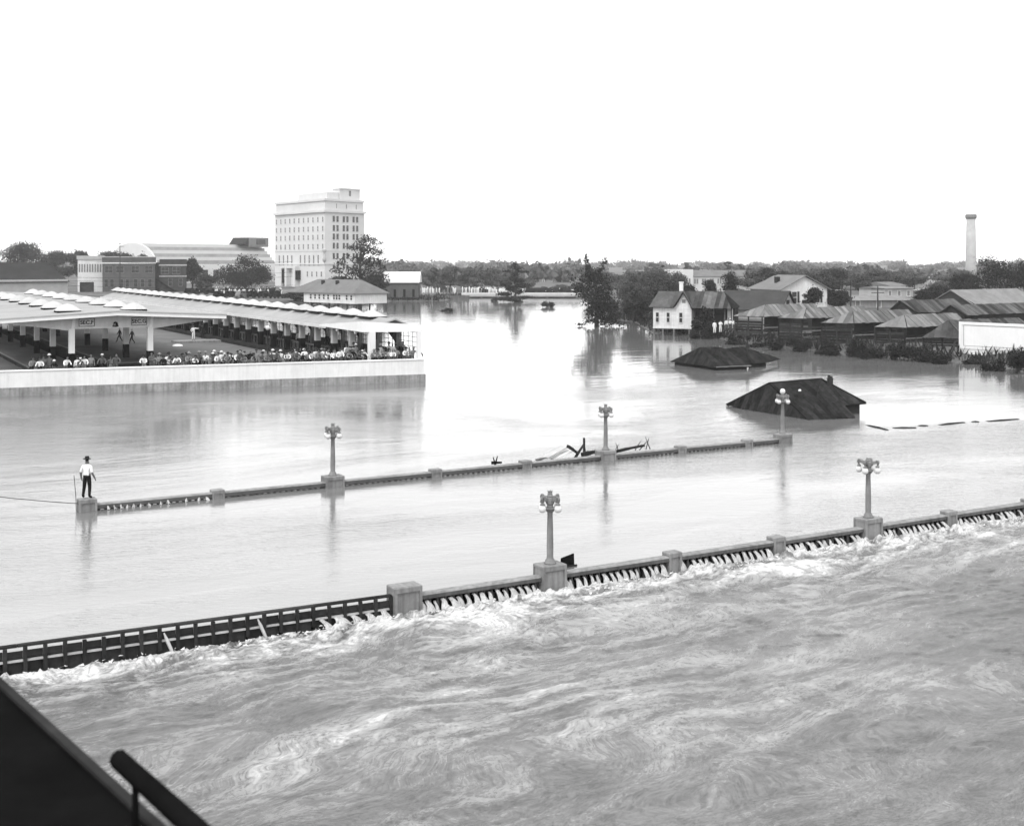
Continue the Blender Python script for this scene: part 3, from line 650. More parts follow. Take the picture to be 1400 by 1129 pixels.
# white apron that wraps the front corner of the roof
q = [Vector((-0.82, 11, ZE - 0.1)), Vector((-0.82, 11, ZE + 0.04)), Vector((-0.82, yf(-0.8) - 0.1, ZE + 0.78)), Vector((-0.82, yf(-0.8) - 0.1, ZE - 0.16))]
MB().prism(q, (0.06, 0, 0)).build('apron', M_white, SB)
a0 = Vector((-0.82, yf(-0.8) - 0.16, 0)); a1 = Vector((FX + 0.25, yf(FX) - 0.16, 0)); Zv = lambda z: Vector((0, 0, z))
MB().prism([a0 + Zv(ZE - 0.16), a1 + Zv(ZE - 0.16), a1 + Zv(ZE + 0.45), a0 + Zv(ZE + 0.78)], (0, 0.06, 0)).build('apron', M_white, SB)
cmB = colmesh(ZE - 0.1, 1.75, 0.5, M_light); cmF = colmesh(ZE - 0.1, 0.75, 0.5, M_mid)  # cmB: grey upper part paints in the shade on the near columns
cwhite = MB().box(-0.27, 0.27, -0.27, 0.27, 0, ZE - 0.1).mesh('column', M_white); cend = MB().box(-0.17, 0.17, -0.17, 0.17, 0, ZE - 0.1).mesh('column', M_white)
mull = MB()
for k in range(5): mull.box(-0.02, 0.02, 0.3 + k * 0.98 - 0.025, 0.3 + k * 0.98 + 0.025, 1.45, ZE - 0.12)
for k in range(5): mull.box(-0.018, 0.018, 0.28, 4.2, 1.47 + k * 0.42 - 0.02, 1.47 + k * 0.42 + 0.02)
MULL = mull.mesh('glazing_bars', M_mid)
nB = int(L_B / 4.5)
for i in range(nB):
    y = i * 4.5
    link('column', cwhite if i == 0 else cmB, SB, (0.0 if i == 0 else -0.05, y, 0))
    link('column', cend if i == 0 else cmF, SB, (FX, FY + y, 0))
    link('glazing_bars', MULL, SB, (FX, FY + y, 0))
    if i: MB().prism([(FX - 0.2, FY + y - 0.11, ZE - 0.13), (FX - 1.25, FY + y - 0.11, ZE - 0.13 + 0.2), (FX - 1.25, FY + y - 0.11, ZE + 0.02), (FX - 0.2, FY + y - 0.11, ZE - 1.4)], (0, 0.22, 0)).build('brace', M_dark, SB)
    link('skylight', SKYL, SB, (XM, 4.6 + y, ZR - 0.14), 0, (0.85, 1.35, 0.9))
    if y < L_B - 5:
        g = link('lamp_globe', LP['globe'], SB, (-0.62, y + 2.2, ZE - 0.3), 0, 1.1)
MB().box(FX + 0.05, FX + 0.12, FY + 4.6, L_B, 0, 1.45).build('dado', M_dark, SB)  # dado and platform coloured dark to paint in the under-roof shade
MB().box(-1.3, FX - 0.2, 3.5, L_B, -0.3, 0.3).build('platform', M_dark, SB)
bench = MB().box(-0.35, 0.35, -1.3, 1.3, 0.78, 0.86)
for sx in (-0.3, 0.3):
    for sy in (-1.2, 0, 1.2): bench.box(sx - 0.04, sx + 0.04, sy - 0.04, sy + 0.04, 0, 0.78)
BEN = bench.mesh('market_table', M_plank_l)
Wm = Matrix.Translation(near0 + Vector((0, 0, YZ))) @ Matrix.Rotation(BRZB, 4, 'Z')
for i in range(22):
    p = Wm @ Vector((0.9, 7.5 + i * 3.4, -YZ + YZ + 0.3)); p.z = YZ + 0.3
    tag(link('market_table', BEN, None, p, BRZB), 'plain market table under the long shed, %s back from the water end' % nth(i + 1), 'table', 'tables under the long shed')
# yard lamp with one globe
yl = P(366, 489.5, YZ); t = thing('yard_lamp', 'single globe lamp post standing behind the market wall', 'lamp post', yl)
MB().lathe([(0.22, 0), (0.2, 0.25), (0.09, 0.4), (0.075, 1.5), (0.06, 2.65), (0.1, 2.7), (0.1, 2.78)], 10).build('post', M_dark, t, True); link('globe', LP['globe'], t, (0, 0, 2.95), 0, 1.7)
# ================================================================== BACKGROUND BUILDINGS
def winmesh(w_, h_, m=None, frame=M_white, bars=1, fr=0.08):
    b = MB(); b.box(-w_ / 2, w_ / 2, -0.03, 0.02, 0, h_)
    b.mat(1).box(-w_ / 2 - fr, -w_ / 2, -0.08, 0.02, -fr, h_ + fr).box(w_ / 2, w_ / 2 + fr, -0.08, 0.02, -fr, h_ + fr).box(-w_ / 2, w_ / 2, -0.08, 0.02, h_, h_ + fr).box(-w_ / 2 - fr, w_ / 2 + fr, -0.12, 0.02, -fr * 1.6, -0.001)
    if bars: b.box(-w_ / 2, w_ / 2, -0.06, -0.031, h_ * 0.5 - 0.04, h_ * 0.5 + 0.04)
    if bars > 1: b.box(-0.03, 0.03, -0.06, -0.031, 0, h_)
    return b.mesh('window', [m or M_glass, frame])
def frame_of(u0, Y0, u1, Y1, z):                             # a building frame whose local x runs along the facade seen from u0 to u1
    a, b = at(u0, Y0), at(u1, Y1); d = b - a; return Vector((a.x, a.y, z)), math.atan2(d.y, d.x), d.length

# ---- white office tower (left facade and right facade meet at u=440)
tz = 1.1; c0 = at(444, 430); angR = math.radians(40); 
lf = at(376, 462); dL = Vector((c0.x - lf.x, c0.y - lf.y, 0)); TWL = dL.length; rL = math.atan2(dL.y, dL.x)
rg = at(498, 447); dR = Vector((rg.x - c0.x, rg.y - c0.y, 0)); TWR = dR.length; rR = math.atan2(dR.y, dR.x)
T = thing('office_tower', 'tall white stone office tower with paired windows on the left bank', 'building', (c0.x, c0.y, tz), 0)
def tv(v): return zat(v, 436) - tz
eL = Vector((math.cos(rL), math.sin(rL), 0)); eR = Vector((math.cos(rR), math.sin(rR), 0))
def tprism(name, a0, a1, b0, b1, z0, z1, m=M_stone):         # block over parallelogram: a along left facade (negative = away), b along right facade
    pts = [eL * a0 + eR * b0, eL * a1 + eR * b0, eL * a1 + eR * b1, eL * a0 + eR * b1]
    return MB().prism([p + Vector((0, 0, z0)) for p in pts], (0, 0, z1 - z0)).build(name, m, T)
zc1, zc2, ztop = tv(290), tv(272), tv(258)
tprism('shaft', -TWL, 0, 0, TWR, 0, zc1); tprism('attic', -TWL + 0.3, -0.3, 0.3, TWR - 0.3, zc1 + 0.02, zc2 - 0.3)
tprism('cornice', -TWL - 0.7, 0.7, -0.7, TWR + 0.7, zc1 - 0.25, zc1 + 0.55); tprism('cornice', -TWL - 0.1, 0.1, -0.1, TWR + 0.1, zc2 - 0.9, zc2 - 0.1)
tprism('penthouse', -TWL * 0.62, -2, 2.5, TWR - 3, zc2 - 0.25, tv(263)); tprism('lift_house', -7, -1.5, TWR * 0.42, TWR - 1.2, zc2 - 0.2, ztop)
tprism('lift_house_rim', -7.3, -1.2, TWR * 0.42 - 0.3, TWR - 0.9, ztop + 0.005, ztop + 0.45)
tprism('belt_course', -TWL - 0.25, 0.25, -0.25, TWR + 0.25, tv(362), tv(360)); tprism('belt_course', -TWL - 0.15, 0.15, -0.15, TWR + 0.15, tv(343.5), tv(342.5))
wR = winmesh(1.15, 2.05, M_glass, M_stone, 0, 0.03); wL = winmesh(0.95, 1.7, M_glass_glare, M_stone, 1); wA = winmesh(0.9, 3.6, M_glass, M_stone, 2)
rows = [296, 308.4, 320, 332.5, 346.5, 360]
for r in rows:
    for k in range(3):
        for o in (-0.95, 0.95):
            p = eR * (TWR * (0.265 + 0.25 * k) + o) ; link('window', wR, T, p + Vector((0, 0, tv(r) - 1.95)) - Vector((-math.sin(rR), math.cos(rR), 0)) * 0.02, rR)
    if r < 335:
        for k in range(11):
            p = -eL * (TWL * (0.035 + 0.093 * k)); link('window', wL, T, p + Vector((0, 0, tv(r + 0.5) - 1.9)) - Vector((-math.sin(rL), math.cos(rL), 0)) * 0.02, rL)
nL = -Vector((-math.sin(rL), math.cos(rL), 0)) * 0.02
for k in range(10):
    if k == 5: continue
    p = -eL * (TWL * (0.12 + 0.087 * k)); link('window', wA, T, p + Vector((0, 0, tv(363))) + nL, rL)
for k in range(4):
    p = -eL * (TWL * (0.06 + 0.09 * k)); link('window', wL, T, p + Vector((0, 0, tv(378))) + nL, rL)
for z0, z1, x0, x1, nm in ((tv(383), tv(370), 0.46, 0.54, 'doorway'), (tv(388), tv(369), 0.74, 0.80, 'doorway')):
    b = MB(); b.box(-TWL * 0.035, TWL * 0.035, -1.5, 0.02, 0, z1 - z0); b.build(nm, M_black, T, loc=-eL * TWL * (x0 + x1) / 2 + Vector((0, 0, max(z0, 0))) + nL, rz=rL)
b = MB(); b.box(-6.5, 6.5, -1.6, -0.01, tv(367), tv(364)).box(-6.5, -4.6, -1.7, -0.01, 0, tv(367) - 0.01).box(-1.9, -0.4, -1.7, -0.01, 0, tv(367) - 0.01).box(4.6, 6.5, -1.7, -0.01, 0, tv(367) - 0.01)
b.build('portico', M_stone, T, loc=-eL * TWL * 0.66 + nL, rz=rL)
b = MB(); b.lathe([(0.5, 0), (0.7, 0.8), (0.4, 1.4), (0.5, 2.4), (0.3, 3.0), (0.7, 3.6), (0.8, 4.3), (0.2, 4.6)], 8); b.build('carved_bracket', M_light, T, loc=Vector((-0.1, -0.2, tv(358))) , smooth=True)
for k in range(3):
    b = MB().box(-0.12, 0.12, -0.08, 0.02, 0, 1.6); b.build('slit_window', M_mid, T, loc=eR * (TWR * (0.3 + 0.25 * k)) + eL * -0.3 + Vector((0, 0, tv(285))) - Vector((-math.sin(rR), math.cos(rR), 0)) * 0.0, rz=rR)
MB().box(-0.5, 0.5, -0.08, 0.02, 0, 1.9).build('window', M_mid, T, loc=eR * (TWR * 0.68) - eL * 1.5 + Vector((0, 0, tv(267))), rz=rR)

# ---- two-storey brick building with its darker wing
o, rz, Wd = frame_of(140, 372, 212, 376, 1.1)
B = thing('brick_building', 'two storey brick building with pale band behind the market sheds', 'building', o, rz)
hB = zat(352, 373) - 1.1
MB().box(0, Wd, 0, 14, 0, hB - 0.2).build('wall', M_brick, B); MB().box(-0.25, Wd + 0.2, -0.25, 14.2, hB - 1.9, hB - 1.5).build('cornice', M_offw, B); MB().box(-0.1, Wd + 0.1, -0.1, 14.1, hB - 1.49, hB).build('parapet', M_brick, B)
MB().box(-0.16, Wd + 0.16, -0.16, 14.16, hB + 0.002, hB + 0.25).build('coping', M_light, B)
for x0, x1 in ((0.07, 0.16), (0.24, 0.44), (0.55, 0.72), (0.80, 0.9)): MB().box(Wd * x0, Wd * x1, -0.06, -0.12 + 0.2, hB - 1.35, hB - 0.25).build('parapet_panel', M_brickd, B)
w1 = winmesh(2.1, 2.0, M_glass, M_mid, 2); w2 = winmesh(1.0, 2.3, M_glass, M_mid, 1)
for f in (0.12, 0.33, 0.62, 0.88): link('window', w1, B, (Wd * f, -0.02, hB - 4.6))
for f in (0.07, 0.18, 0.36, 0.47, 0.63, 0.76, 0.9): link('window', w2, B, (Wd * f, -0.02, 1.7))
MB().box(-7.2, -0.02, 3, 13, 0, hB - 0.6).build('side_wall', M_offw, B); MB().box(-7.5, 0.1, 2.8, 13.2, hB - 0.59, hB + 0.5).build('side_parapet', M_light, B)
for k in range(9): MB().box(-6.9 + k * 0.75, -6.5 + k * 0.75, 2.9, 2.999, hB - 4.4, hB - 2.0).build('window', M_mid, B)
MB().box(-6.6, -2.6, 2.88, 2.998, 0, 3.2).build('doorway', M_dark, B)
o, rz, Wd2 = frame_of(218, 378, 255, 380, 1.1)
B2 = thing('brick_building', 'dark brick wing with an outside stair, right of the pale banded brick building', 'building', o, rz)
h2 = zat(354.5, 379) - 1.1
MB().box(0, Wd2, 0, 10, 0, h2).build('wall', M_brickd, B2); MB().box(-0.15, Wd2 + 0.1, -0.15, 10.1, h2 - 2.0, h2 - 1.6).build('band', M_light, B2); MB().box(-0.12, Wd2 + 0.08, -0.12, 10.1, h2 * 0.47, h2 * 0.47 + 0.3).build('band', M_light, B2)
for f in (0.2, 0.62): link('window', w1, B2, (Wd2 * f, -0.02, h2 - 4.5))
for f in (0.4, 0.78): link('window', w2, B2, (Wd2 * f, -0.02, 1.9))
MB().prism([(-1.4, -0.7, h2 * 0.45), (-1.4, -0.7, h2 * 0.45 - 0.5), (4.6, -0.7, 0), (5.4, -0.7, 0)], (0, 0.6, 0)).build('stair', M_black, B2)
MB().prism([(-1.5, 0.3, 0), (-0.02, 0.3, 0), (-0.02, 0.3, h2 * 0.9), (-1.5, 0.3, h2 * 0.9)], (0, 6, 0)).build('link_bay', M_dark, B2)
# ---- dark warehouse at the far left
o, rz, Wd = frame_of(-30, 300, 103, 318, 0.9)
Wh = thing('warehouse', 'long dark roofed warehouse at the left edge behind the market', 'building', o, rz)
MB().box(0, Wd, 4, 30, 0, 5.0).build('wall', M_light, Wh); hw = zat(359, 312) - 0.9
MB().prism([(-0.4, 3.4, 4.3), (-0.4, 17, hw), (-0.4, 30.6, 4.3)], (Wd + 0.8, 0, 0)).build('roof', grey('tar_roof', 0.045, 0.8, 0.25, 0.2), Wh)
# ---- exhibition hall with stepped barrel roof
o, rz, Wd = frame_of(214, 505, 378, 560, 1.1)
Hh = thing('exhibition_hall', 'long pale hall with striped stepped roof and rounded gable behind the trees', 'building', o, rz)
hT = zat(332.5, 505) - 1.1
MB().box(0, Wd, 0, 30, 0, 7.0).build('wall', M_stone, Hh)
steps = 7; 
for k in range(steps):
    z0 = 7.0 + (hT - 7.0) * k / steps; z1 = 7.0 + (hT - 7.0) * (k + 1) / steps; y0 = 0.6 + 11 * (k / steps) ** 1.4
    MB().box(0.4, Wd, y0, 30 - y0, z0 + 0.002, z1).build('roof_tier', M_stone if k % 2 == 0 else grey('tier_louvre', 0.47, 0.7, 0.15, 0.3), Hh)
a = [(-0.5 , 15 + 15.5 * math.cos(t), 6.5 + (hT - 6.2) * math.sin(t)) for t in np.linspace(0, math.pi, 15)] + [(-0.5, -0.5, 0), (-0.5, 30.5, 0)]
MB().prism([(-0.5, 30.5, 0)] + a[:15] + [(-0.5, -0.5, 0)], (0.9, 0, 0)).build('end_wall', M_stone, Hh)
for k in range(2):
    MB().box(24 + k * 6, 27 + k * 6, -0.1, 0.05, 1.2, 5.8).build('opening', M_mid if k else M_dark, Hh)
g = MB()
for i in range(7):
    for j in range(9):
        if (i + j) % 2: g.box(30 + i * 0.43, 30.43 + i * 0.43, -0.16, -0.101, 1.3 + j * 0.5, 1.8 + j * 0.5)
g.build('lattice', M_black, Hh)
MB().box(Wd - 13, Wd - 1, 4, 14, hT - 1.0, hT + 3.2).build('roof_house', M_mid, Hh); MB().prism([(Wd - 15.5, 4, hT + 0.2), (Wd - 13.01, 4, hT - 0.6), (Wd - 13.01, 4, hT + 3.2)], (0, 10, 0)).build('roof_house_hood', M_dark, Hh)
MB().box(Wd - 8.5, Wd - 3, 3.9, 3.99, hT + 0.2, hT + 2.4).build('roof_house_window', M_glass, Hh)
# ---- low white house with hip roof at the water
o, rz, Wd = frame_of(424, 286, 485, 274, 0.9)
Lh = thing('pavilion', 'low white pavilion with grey hipped roof below the tower', 'house', o, rz)
z1 = zat(400.5, 280) - 0.9; zr = zat(382, 286) - 0.9
MB().box(-2.5, Wd, 0, 9, 0.25, z1).build('wall', M_clap, Lh)
e = 0.5; A0 = [(-9.0, -e), (Wd + e, -e), (Wd + e, 9 + e), (-9.0, 9 + e)]
r0, r1 = (-3.2, 4.5), (Wd - 3.4, 4.5)
b = MB(); vs = [(x, y, z1) for x, y in A0] + [(r0[0], r0[1], zr), (r1[0], r1[1], zr)] + [(x, y, z1 - 0.15) for x, y in A0]
b.add(vs, [(0, 1, 5, 4), (1, 2, 5), (2, 3, 4, 5), (3, 0, 4), (0, 6, 7, 1), (1, 7, 8, 2), (2, 8, 9, 3), (3, 9, 6, 0), (9, 8, 7, 6)]); rf = b.build('roof', M_shingle_l, Lh)
for x in (1.0, 6.5): MB().box(x - 0.3, x + 0.3, 2.6, 3.2, zr - 1.2, zr - 0.2).build('roof_vent', M_dark, rf)
wl = winmesh(0.75, 1.05, M_glass, M_white, 1, 0.06)
for f in (0.02, 0.12, 0.22, 0.32, 0.42, 0.55, 0.61, 0.67, 0.83, 0.93): link('window', wl, Lh, (Wd * f, -0.02, z1 - 1.45))
for k in range(6): MB().box(k * Wd / 5 - 0.15, k * Wd / 5 + 0.15, 0.3, 0.6, -1.5, 0.25).build('pile', M_dark, Lh)
# ---- brick boathouse / garage right of the big tree
o, rz, Wd = frame_of(524, 330, 572, 330, 0.9)
Gr = thing('garage', 'small dark brick garage with pale roof right of the large tree', 'building', o, rz)
zg = zat(386.5, 330) - 0.9
MB().box(0, Wd, 0, 8, 0, zg).build('wall', M_brick, Gr); MB().prism([(-0.3, -0.5, zg), (-0.3, 5, zat(371.5, 334) - 0.9), (-0.3, 9, zg)], (Wd + 0.6, 0, 0)).build('roof', M_offw, Gr)
for f in (0.08, 0.33, 0.6, 0.86): MB().box(Wd * f - 0.32, Wd * f + 0.32, -0.06, 0.02, 0.15, 2.2).build('door', M_black, Gr)
MB().box(-1.8, -0.02, -0.5, 5, 0, 2.0).build('lean_to', M_mid, Gr)
MB().box(-5.8, -4.2, -1.2, 0.5, 0, 2.3).build('kiosk', M_white, Gr)

# ---- far causeway bridge across the bayou
a, c = P(636, 407), P(792, 407); d = c - a; 
Fb = thing('causeway', 'low far bridge with pale railing crossing the bayou', 'bridge', (a.x, a.y, 0), math.atan2(d.y, d.x)); Wd = d.length
MB().box(-1, Wd, -2, 8, 0.35, 0.9).build('deck', M_light, Fb); MB().box(-1, Wd, -2.05, -1.85, 0.901, 1.5).build('railing', M_offw, Fb)
for k in range(8): MB().box(k * Wd / 7 - 0.25, k * Wd / 7 + 0.25, -1.6, 7, -2, 0.35).build('pier', M_conc_d, Fb)
bk = MB(); 
for u0, u1, v0, v1 in ((560, 640, 405, 411),):
    p0, p1 = P(u0, 411), P(u1, 409); bk.prism([p0 + Vector((0, 0, -0.5)), p1 + Vector((0, 0, -0.5)), p1 + Vector((0, 0, 1.0)), p0 + Vector((0, 0, 1.0))], (0.3, 1.2, 0))
tag(bk.build('retaining_wall', M_conc_d), 'low dark retaining wall on the far left bank beside the causeway', 'wall')

# ================================================================== RIGHT BANK
def strips(poly, e, width, parent, name, mat, th=0.03, lift=0.015, deck=True):
    """cut a flat roof face into sheets that run up the slope; each sheet is an object"""
    poly = [Vector(p) for p in poly]; e = Vector(e).normalized(); nrm = (poly[1] - poly[0]).cross(poly[2] - poly[0]).normalized()
    if nrm.z < 0: nrm = -nrm
    lo = min(p.dot(e) for p in poly); hi = max(p.dot(e) for p in poly); k = max(1, int(round((hi - lo) / width)))
    def clip(pl, val, sgn):
        out = []
        for i, p in enumerate(pl):
            q = pl[(i + 1) % len(pl)]; a = sgn * (p.dot(e) - val); c = sgn * (q.dot(e) - val)
            if a >= 0: out.append(p)
            if a * c < 0: out.append(p.lerp(q, a / (a - c)))
        return out
    if name == 'roof_sheet' and deck: MB().prism([p - nrm * 0.09 for p in poly], nrm * 0.05).build('roof_deck', M_dark, parent)
    for i in range(k):
        a = lo + (hi - lo) * i / k; c = lo + (hi - lo) * (i + 1) / k
        pl = clip(clip(poly, a + 0.006, 1), c - 0.006, -1)
        if len(pl) < 3: continue
        ups = nrm.cross(e); ups = ups if ups.z > 0 else -ups; lf = nrm * RNG.uniform(0, lift) - ups * RNG.uniform(-0.02, 0.10); MB().prism([p + lf for p in pl], nrm * th).build(name, mat, parent)
def hip_sheets(parent, W, S, E, N_, RL, RR, width, mat):
    strips([W, S, RL], S - W, width, parent, 'roof_sheet', mat); strips([S, E, RR, RL], E - S, width, parent, 'roof_sheet', mat)
    strips([E, N_, RR], N_ - E, width, parent, 'roof_sheet', mat); strips([N_, W, RL, RR], W - N_, width, parent, 'roof_sheet', mat)
def planar4(S, E, RR, RL):                                   # drop RR onto the plane of S,E,RL
    n = (E - S).cross(RL - S); RR = RR.copy(); RR.z = S.z - (n.x * (RR.x - S.x) + n.y * (RR.y - S.y)) / n.z; return RR
# ---- drowned tin roof, near
base = P(1090, 560)
R1 = thing('drowned_house', 'hipped rusty tin roof standing out of the flood behind the globe topped lamp', 'house')
W_, S_, E1 = P(993, 553.5, 0.10), P(1108, 577, -0.12), P(1169, 570.5, 0.05)
RL, RR = P(1052, 524, 1.95), P(1122, 518, 2.25); N_ = W_ + (E1 - S_) * 1.5; N_.z = 0.3
E2 = P(1184, 551, 0.75)
strips([W_, S_, RL], S_ - W_, 0.44, R1, 'roof_sheet', M_tin); 
V1 = P(1146, 557, 0.55)
strips([S_, E1, V1, RR, RL] if False else [S_, E1, RR], E1 - S_, 0.44, R1, 'roof_sheet', M_tin); strips([S_, RR, RL], E1 - S_, 0.44, R1, 'roof_sheet', M_tin)
strips([V1 + Vector((0, 0.3, 0.06)), E2, RR], E2 - V1, 0.44, R1, 'roof_sheet', M_tin)
strips([E2, N_, RR], N_ - E2, 0.7, R1, 'roof_sheet', M_tin); strips([N_, W_, RL], W_ - N_, 0.7, R1, 'roof_sheet', M_tin); strips([N_, RL, RR], W_ - N_, 0.7, R1, 'roof_sheet', M_tin)
i1, i2 = V1.lerp(E2, -0.1), V1.lerp(E2, 0.82); bk_ = Vector((0.3, 2.5, 0))
MB().prism([Vector((i1.x, i1.y + 0.35, -0.6)), Vector((i2.x, i2.y + 0.35, -0.6)), Vector((i2.x, i2.y + 0.35, i2.z - 0.03)), Vector((i1.x, i1.y + 0.35, i1.z - 0.03))], bk_).build('wall', M_plank, R1)
for a, c in ((RL, RR), (W_, RL), (S_, RL), (RR, E2)):
    MB().beam(a + Vector((0, 0, 0.05)), c + Vector((0, 0, 0.05)), 0.16, 0.05).build('ridge_cap', M_tin, R1)
def chimney(parent, p, h, r, broken=True):
    b = MB(); b.box(-r, r, -r, r, -0.6, h * 0.55); b.box(-r * 1.2, r * 1.2, -r * 1.2, r * 1.2, h * 0.551, h * 0.66); b.box(-r * 0.8, -r * 0.1, -r * 0.8, r * 0.8, h * 0.661, h); 
    if broken: b.box(r * 0.2, r * 0.9, -r * 0.6, r * 0.6, h * 0.661, h * 0.86)
    return b.build('chimney_stub', M_dark, parent, loc=p)
chimney(R1, RR.lerp(E2, 0.21), 0.62, 0.17)
c_ = RL.lerp(RR, 0.45).lerp(S_, 0.42); chimney(R1, c_ + Vector((0, 0, 0.0)), 0.45, 0.16, False); MB().lathe([(0.09, 0), (0.11, 0.06), (0.06, 0.13)], 8).build('vent_cap', M_white, R1, loc=c_ + Vector((0, 0, 0.46)))
# ---- drowned tin roof, farther
R2 = thing('drowned_house', 'smaller hipped tin roof in the flood below the white house on piles', 'house')
W_, S_, E_ = P(917, 494, 0.35), P(979, 502.5, 0.3), P(1027, 500.5, 0.3); RL, RR = P(957, 475, 1.95), P(986, 474.6, 1.98); N_ = W_ + (E_ - S_)
strips([W_, S_, RL], S_ - W_, 0.46, R2, 'roof_sheet', M_tin); strips([S_, E_, RR], E_ - S_, 0.46, R2, 'roof_sheet', M_tin); strips([S_, RR, RL], E_ - S_, 0.46, R2, 'roof_sheet', M_tin)
strips([E_, N_, RR], N_ - E_, 0.7, R2, 'roof_sheet', M_tin); strips([N_, W_, RL], W_ - N_, 0.7, R2, 'roof_sheet', M_tin); strips([N_, RL, RR], W_ - N_, 0.7, R2, 'roof_sheet', M_tin)
ctr = (W_ + S_ + E_ + N_) / 4
MB().prism([Vector((ctr.x + (p.x - ctr.x) * 0.9, ctr.y + (p.y - ctr.y) * 0.9, -0.8)) for p in (W_, S_, E_, N_)], (0, 0, 1.05)).build('wall', M_plank, R2)
MB().prism([S_, E_, E_ + Vector((0, 0, 0.1)), S_ + Vector((0, 0, 0.1))], (0, -0.06, 0)).build('eave_board', M_mid, R2)
chimney(R2, RL.lerp(RR, 0.55).lerp(S_, 0.3), 0.55, 0.2, False)
R3 = thing('drowned_house', 'tin roofed shed end showing behind the smaller drowned roof', 'house')
a0, a1, b0, b1 = P(984, 477.5, 1.7), P(1016, 474.2, 1.95), P(1024, 497, 0.45), P(1046, 495.5, 0.45)
bk3 = Vector((2.5, 4.5, 0))
strips([b0, b1, a1], b1 - b0, 0.46, R3, 'roof_sheet', M_tin); strips([b0, a1, a0], b1 - b0, 0.46, R3, 'roof_sheet', M_tin)
strips([a0, a1, a1 + bk3 - Vector((0, 0, 1.4))], a1 - a0, 0.7, R3, 'roof_sheet', M_tin); strips([b1, b1 + bk3, a1], bk3, 0.7, R3, 'roof_sheet', M_tin)
MB().prism([Vector((b0.x, b0.y + 0.3, -0.6)), Vector((b1.x - 0.35, b1.y + 0.3, -0.6)), Vector((b1.x - 0.35, b1.y + 0.3, 0.4)), Vector((b0.x, b0.y + 0.3, 0.4))], (1, 2.4, 0)).build('wall', M_plank, R3)
chimney(R3, a1.lerp(b1, 0.2), 0.6, 0.16); MB().tube([a1.lerp(b1, 0.2), a1.lerp(b1, 0.2) + Vector((0, 0, 1.1))], 0.05, 6).build('stove_pipe', M_dark, R3)

# ---- white house on piles with cross gable
o, rz, Wd = frame_of(893, 178, 1001, 174, 0)
Hw = thing('pile_house', 'white clapboard house on piles with cross gable and streaked tin roof', 'house', o, rz)
sc_ = Wd / 108.0
X = lambda u: (u - 893) * sc_
zf, ze, zr = 1.15, 4.1, 6.25
wall = MB(); y = 0
wall.prism([(0, 0, zf), (X(946), 0, zf), (X(946), 0, ze), (X(935.5), 0, zr - 0.12), (X(924), 0, ze), (0, 0, ze)], (0, 0.12, 0)); wall.box(0, 0.12, 0.121, 5.4, zf, ze); wall.box(X(946) - 0.12, X(946), 0.121, 5.4, zf, ze); wall.build('wall', M_clap, Hw)
for k in range(13): MB().box(0.0, X(946), -0.025, -0.002, zf + k * 0.225, zf + k * 0.225 + 0.2).build('siding_board', M_clap, Hw)
MB().box(X(946) + 0.01, X(1000), 2.4, 5.4, zf - 0.4, ze).build('back_wall', M_plank, Hw)
for u in (962, 975, 990, 999): MB().box(X(u) - 0.08, X(u) + 0.08, 0.5, 0.66, 0.5, ze - 0.1).build('porch_post', M_plank_l, Hw)
MB().box(X(993), X(1000), 0.9, 1.1, zf, ze - 0.2).build('porch_wall', M_clap, Hw)
e0 = Vector((1, 0, 0))
strips([(-0.5, -0.5, ze - 0.05), (X(923), -0.5, ze - 0.05), (X(935.5), 2.7, zr), (X(904) - 1.0, 2.7, zr)], e0, 0.62, Hw, 'roof_sheet', M_tin_m)
strips([(X(946), -0.5, ze - 0.15), (X(1001), -0.5, ze - 0.15), (X(985), 2.7, zr), (X(935.5), 2.7, zr)], e0, 0.62, Hw, 'roof_sheet', M_tin_m)
strips([(-0.5, 5.9, ze - 0.05), (X(1001), 5.9, ze - 0.05), (X(985), 2.7, zr), (X(904) - 1, 2.7, zr)], e0, 0.9, Hw, 'roof_sheet', M_tin)
strips([(X(922), -0.55, ze - 0.1), (X(935.5), -0.55, zr + 0.02), (X(935.5), 2.7, zr + 0.04)], (0, 1, 0), 0.6, Hw, 'roof_sheet', M_tin); strips([(X(948), -0.55, ze - 0.1), (X(935.5), -0.55, zr + 0.02), (X(935.5), 2.7, zr + 0.04)], (0, 1, 0), 0.6, Hw, 'roof_sheet', M_tin_m)
strips([(X(1001), -0.5, ze - 0.15), (X(1001), 5.9, ze - 0.15), (X(985), 2.7, zr)], (0, 1, 0), 0.7, Hw, 'roof_sheet', M_tin)
wh = winmesh(0.42, 1.35, M_glass, M_offw, 1, 0.06)
for u in (899, 914, 931.5): link('window', wh, Hw, (X(u), -0.04, zf + 0.75))
MB().box(X(935.5) - 0.25, X(935.5) + 0.25, -0.04, -0.005, 4.65, 5.15).build('gable_vent', M_mid, Hw)
MB().box(-0.05, X(946), -0.05, 0.2, zf - 0.16, zf - 0.002).build('sill_beam', M_offw, Hw)
for u in (894, 906.5, 921.5, 943):
    for yy in (0.1, 2.6, 5.2): MB().box(X(u) - 0.12, X(u) + 0.12, yy - 0.1, yy + 0.14, -1.5, zf - 0.165).build('pile', M_conc_d, Hw)
MB().lathe([(0.3, 0), (0.3, 1.4), (0.36, 1.45), (0.36, 1.6)], 8).build('chimney', M_white, Hw, loc=(X(925), 3.2, zr - 0.25))

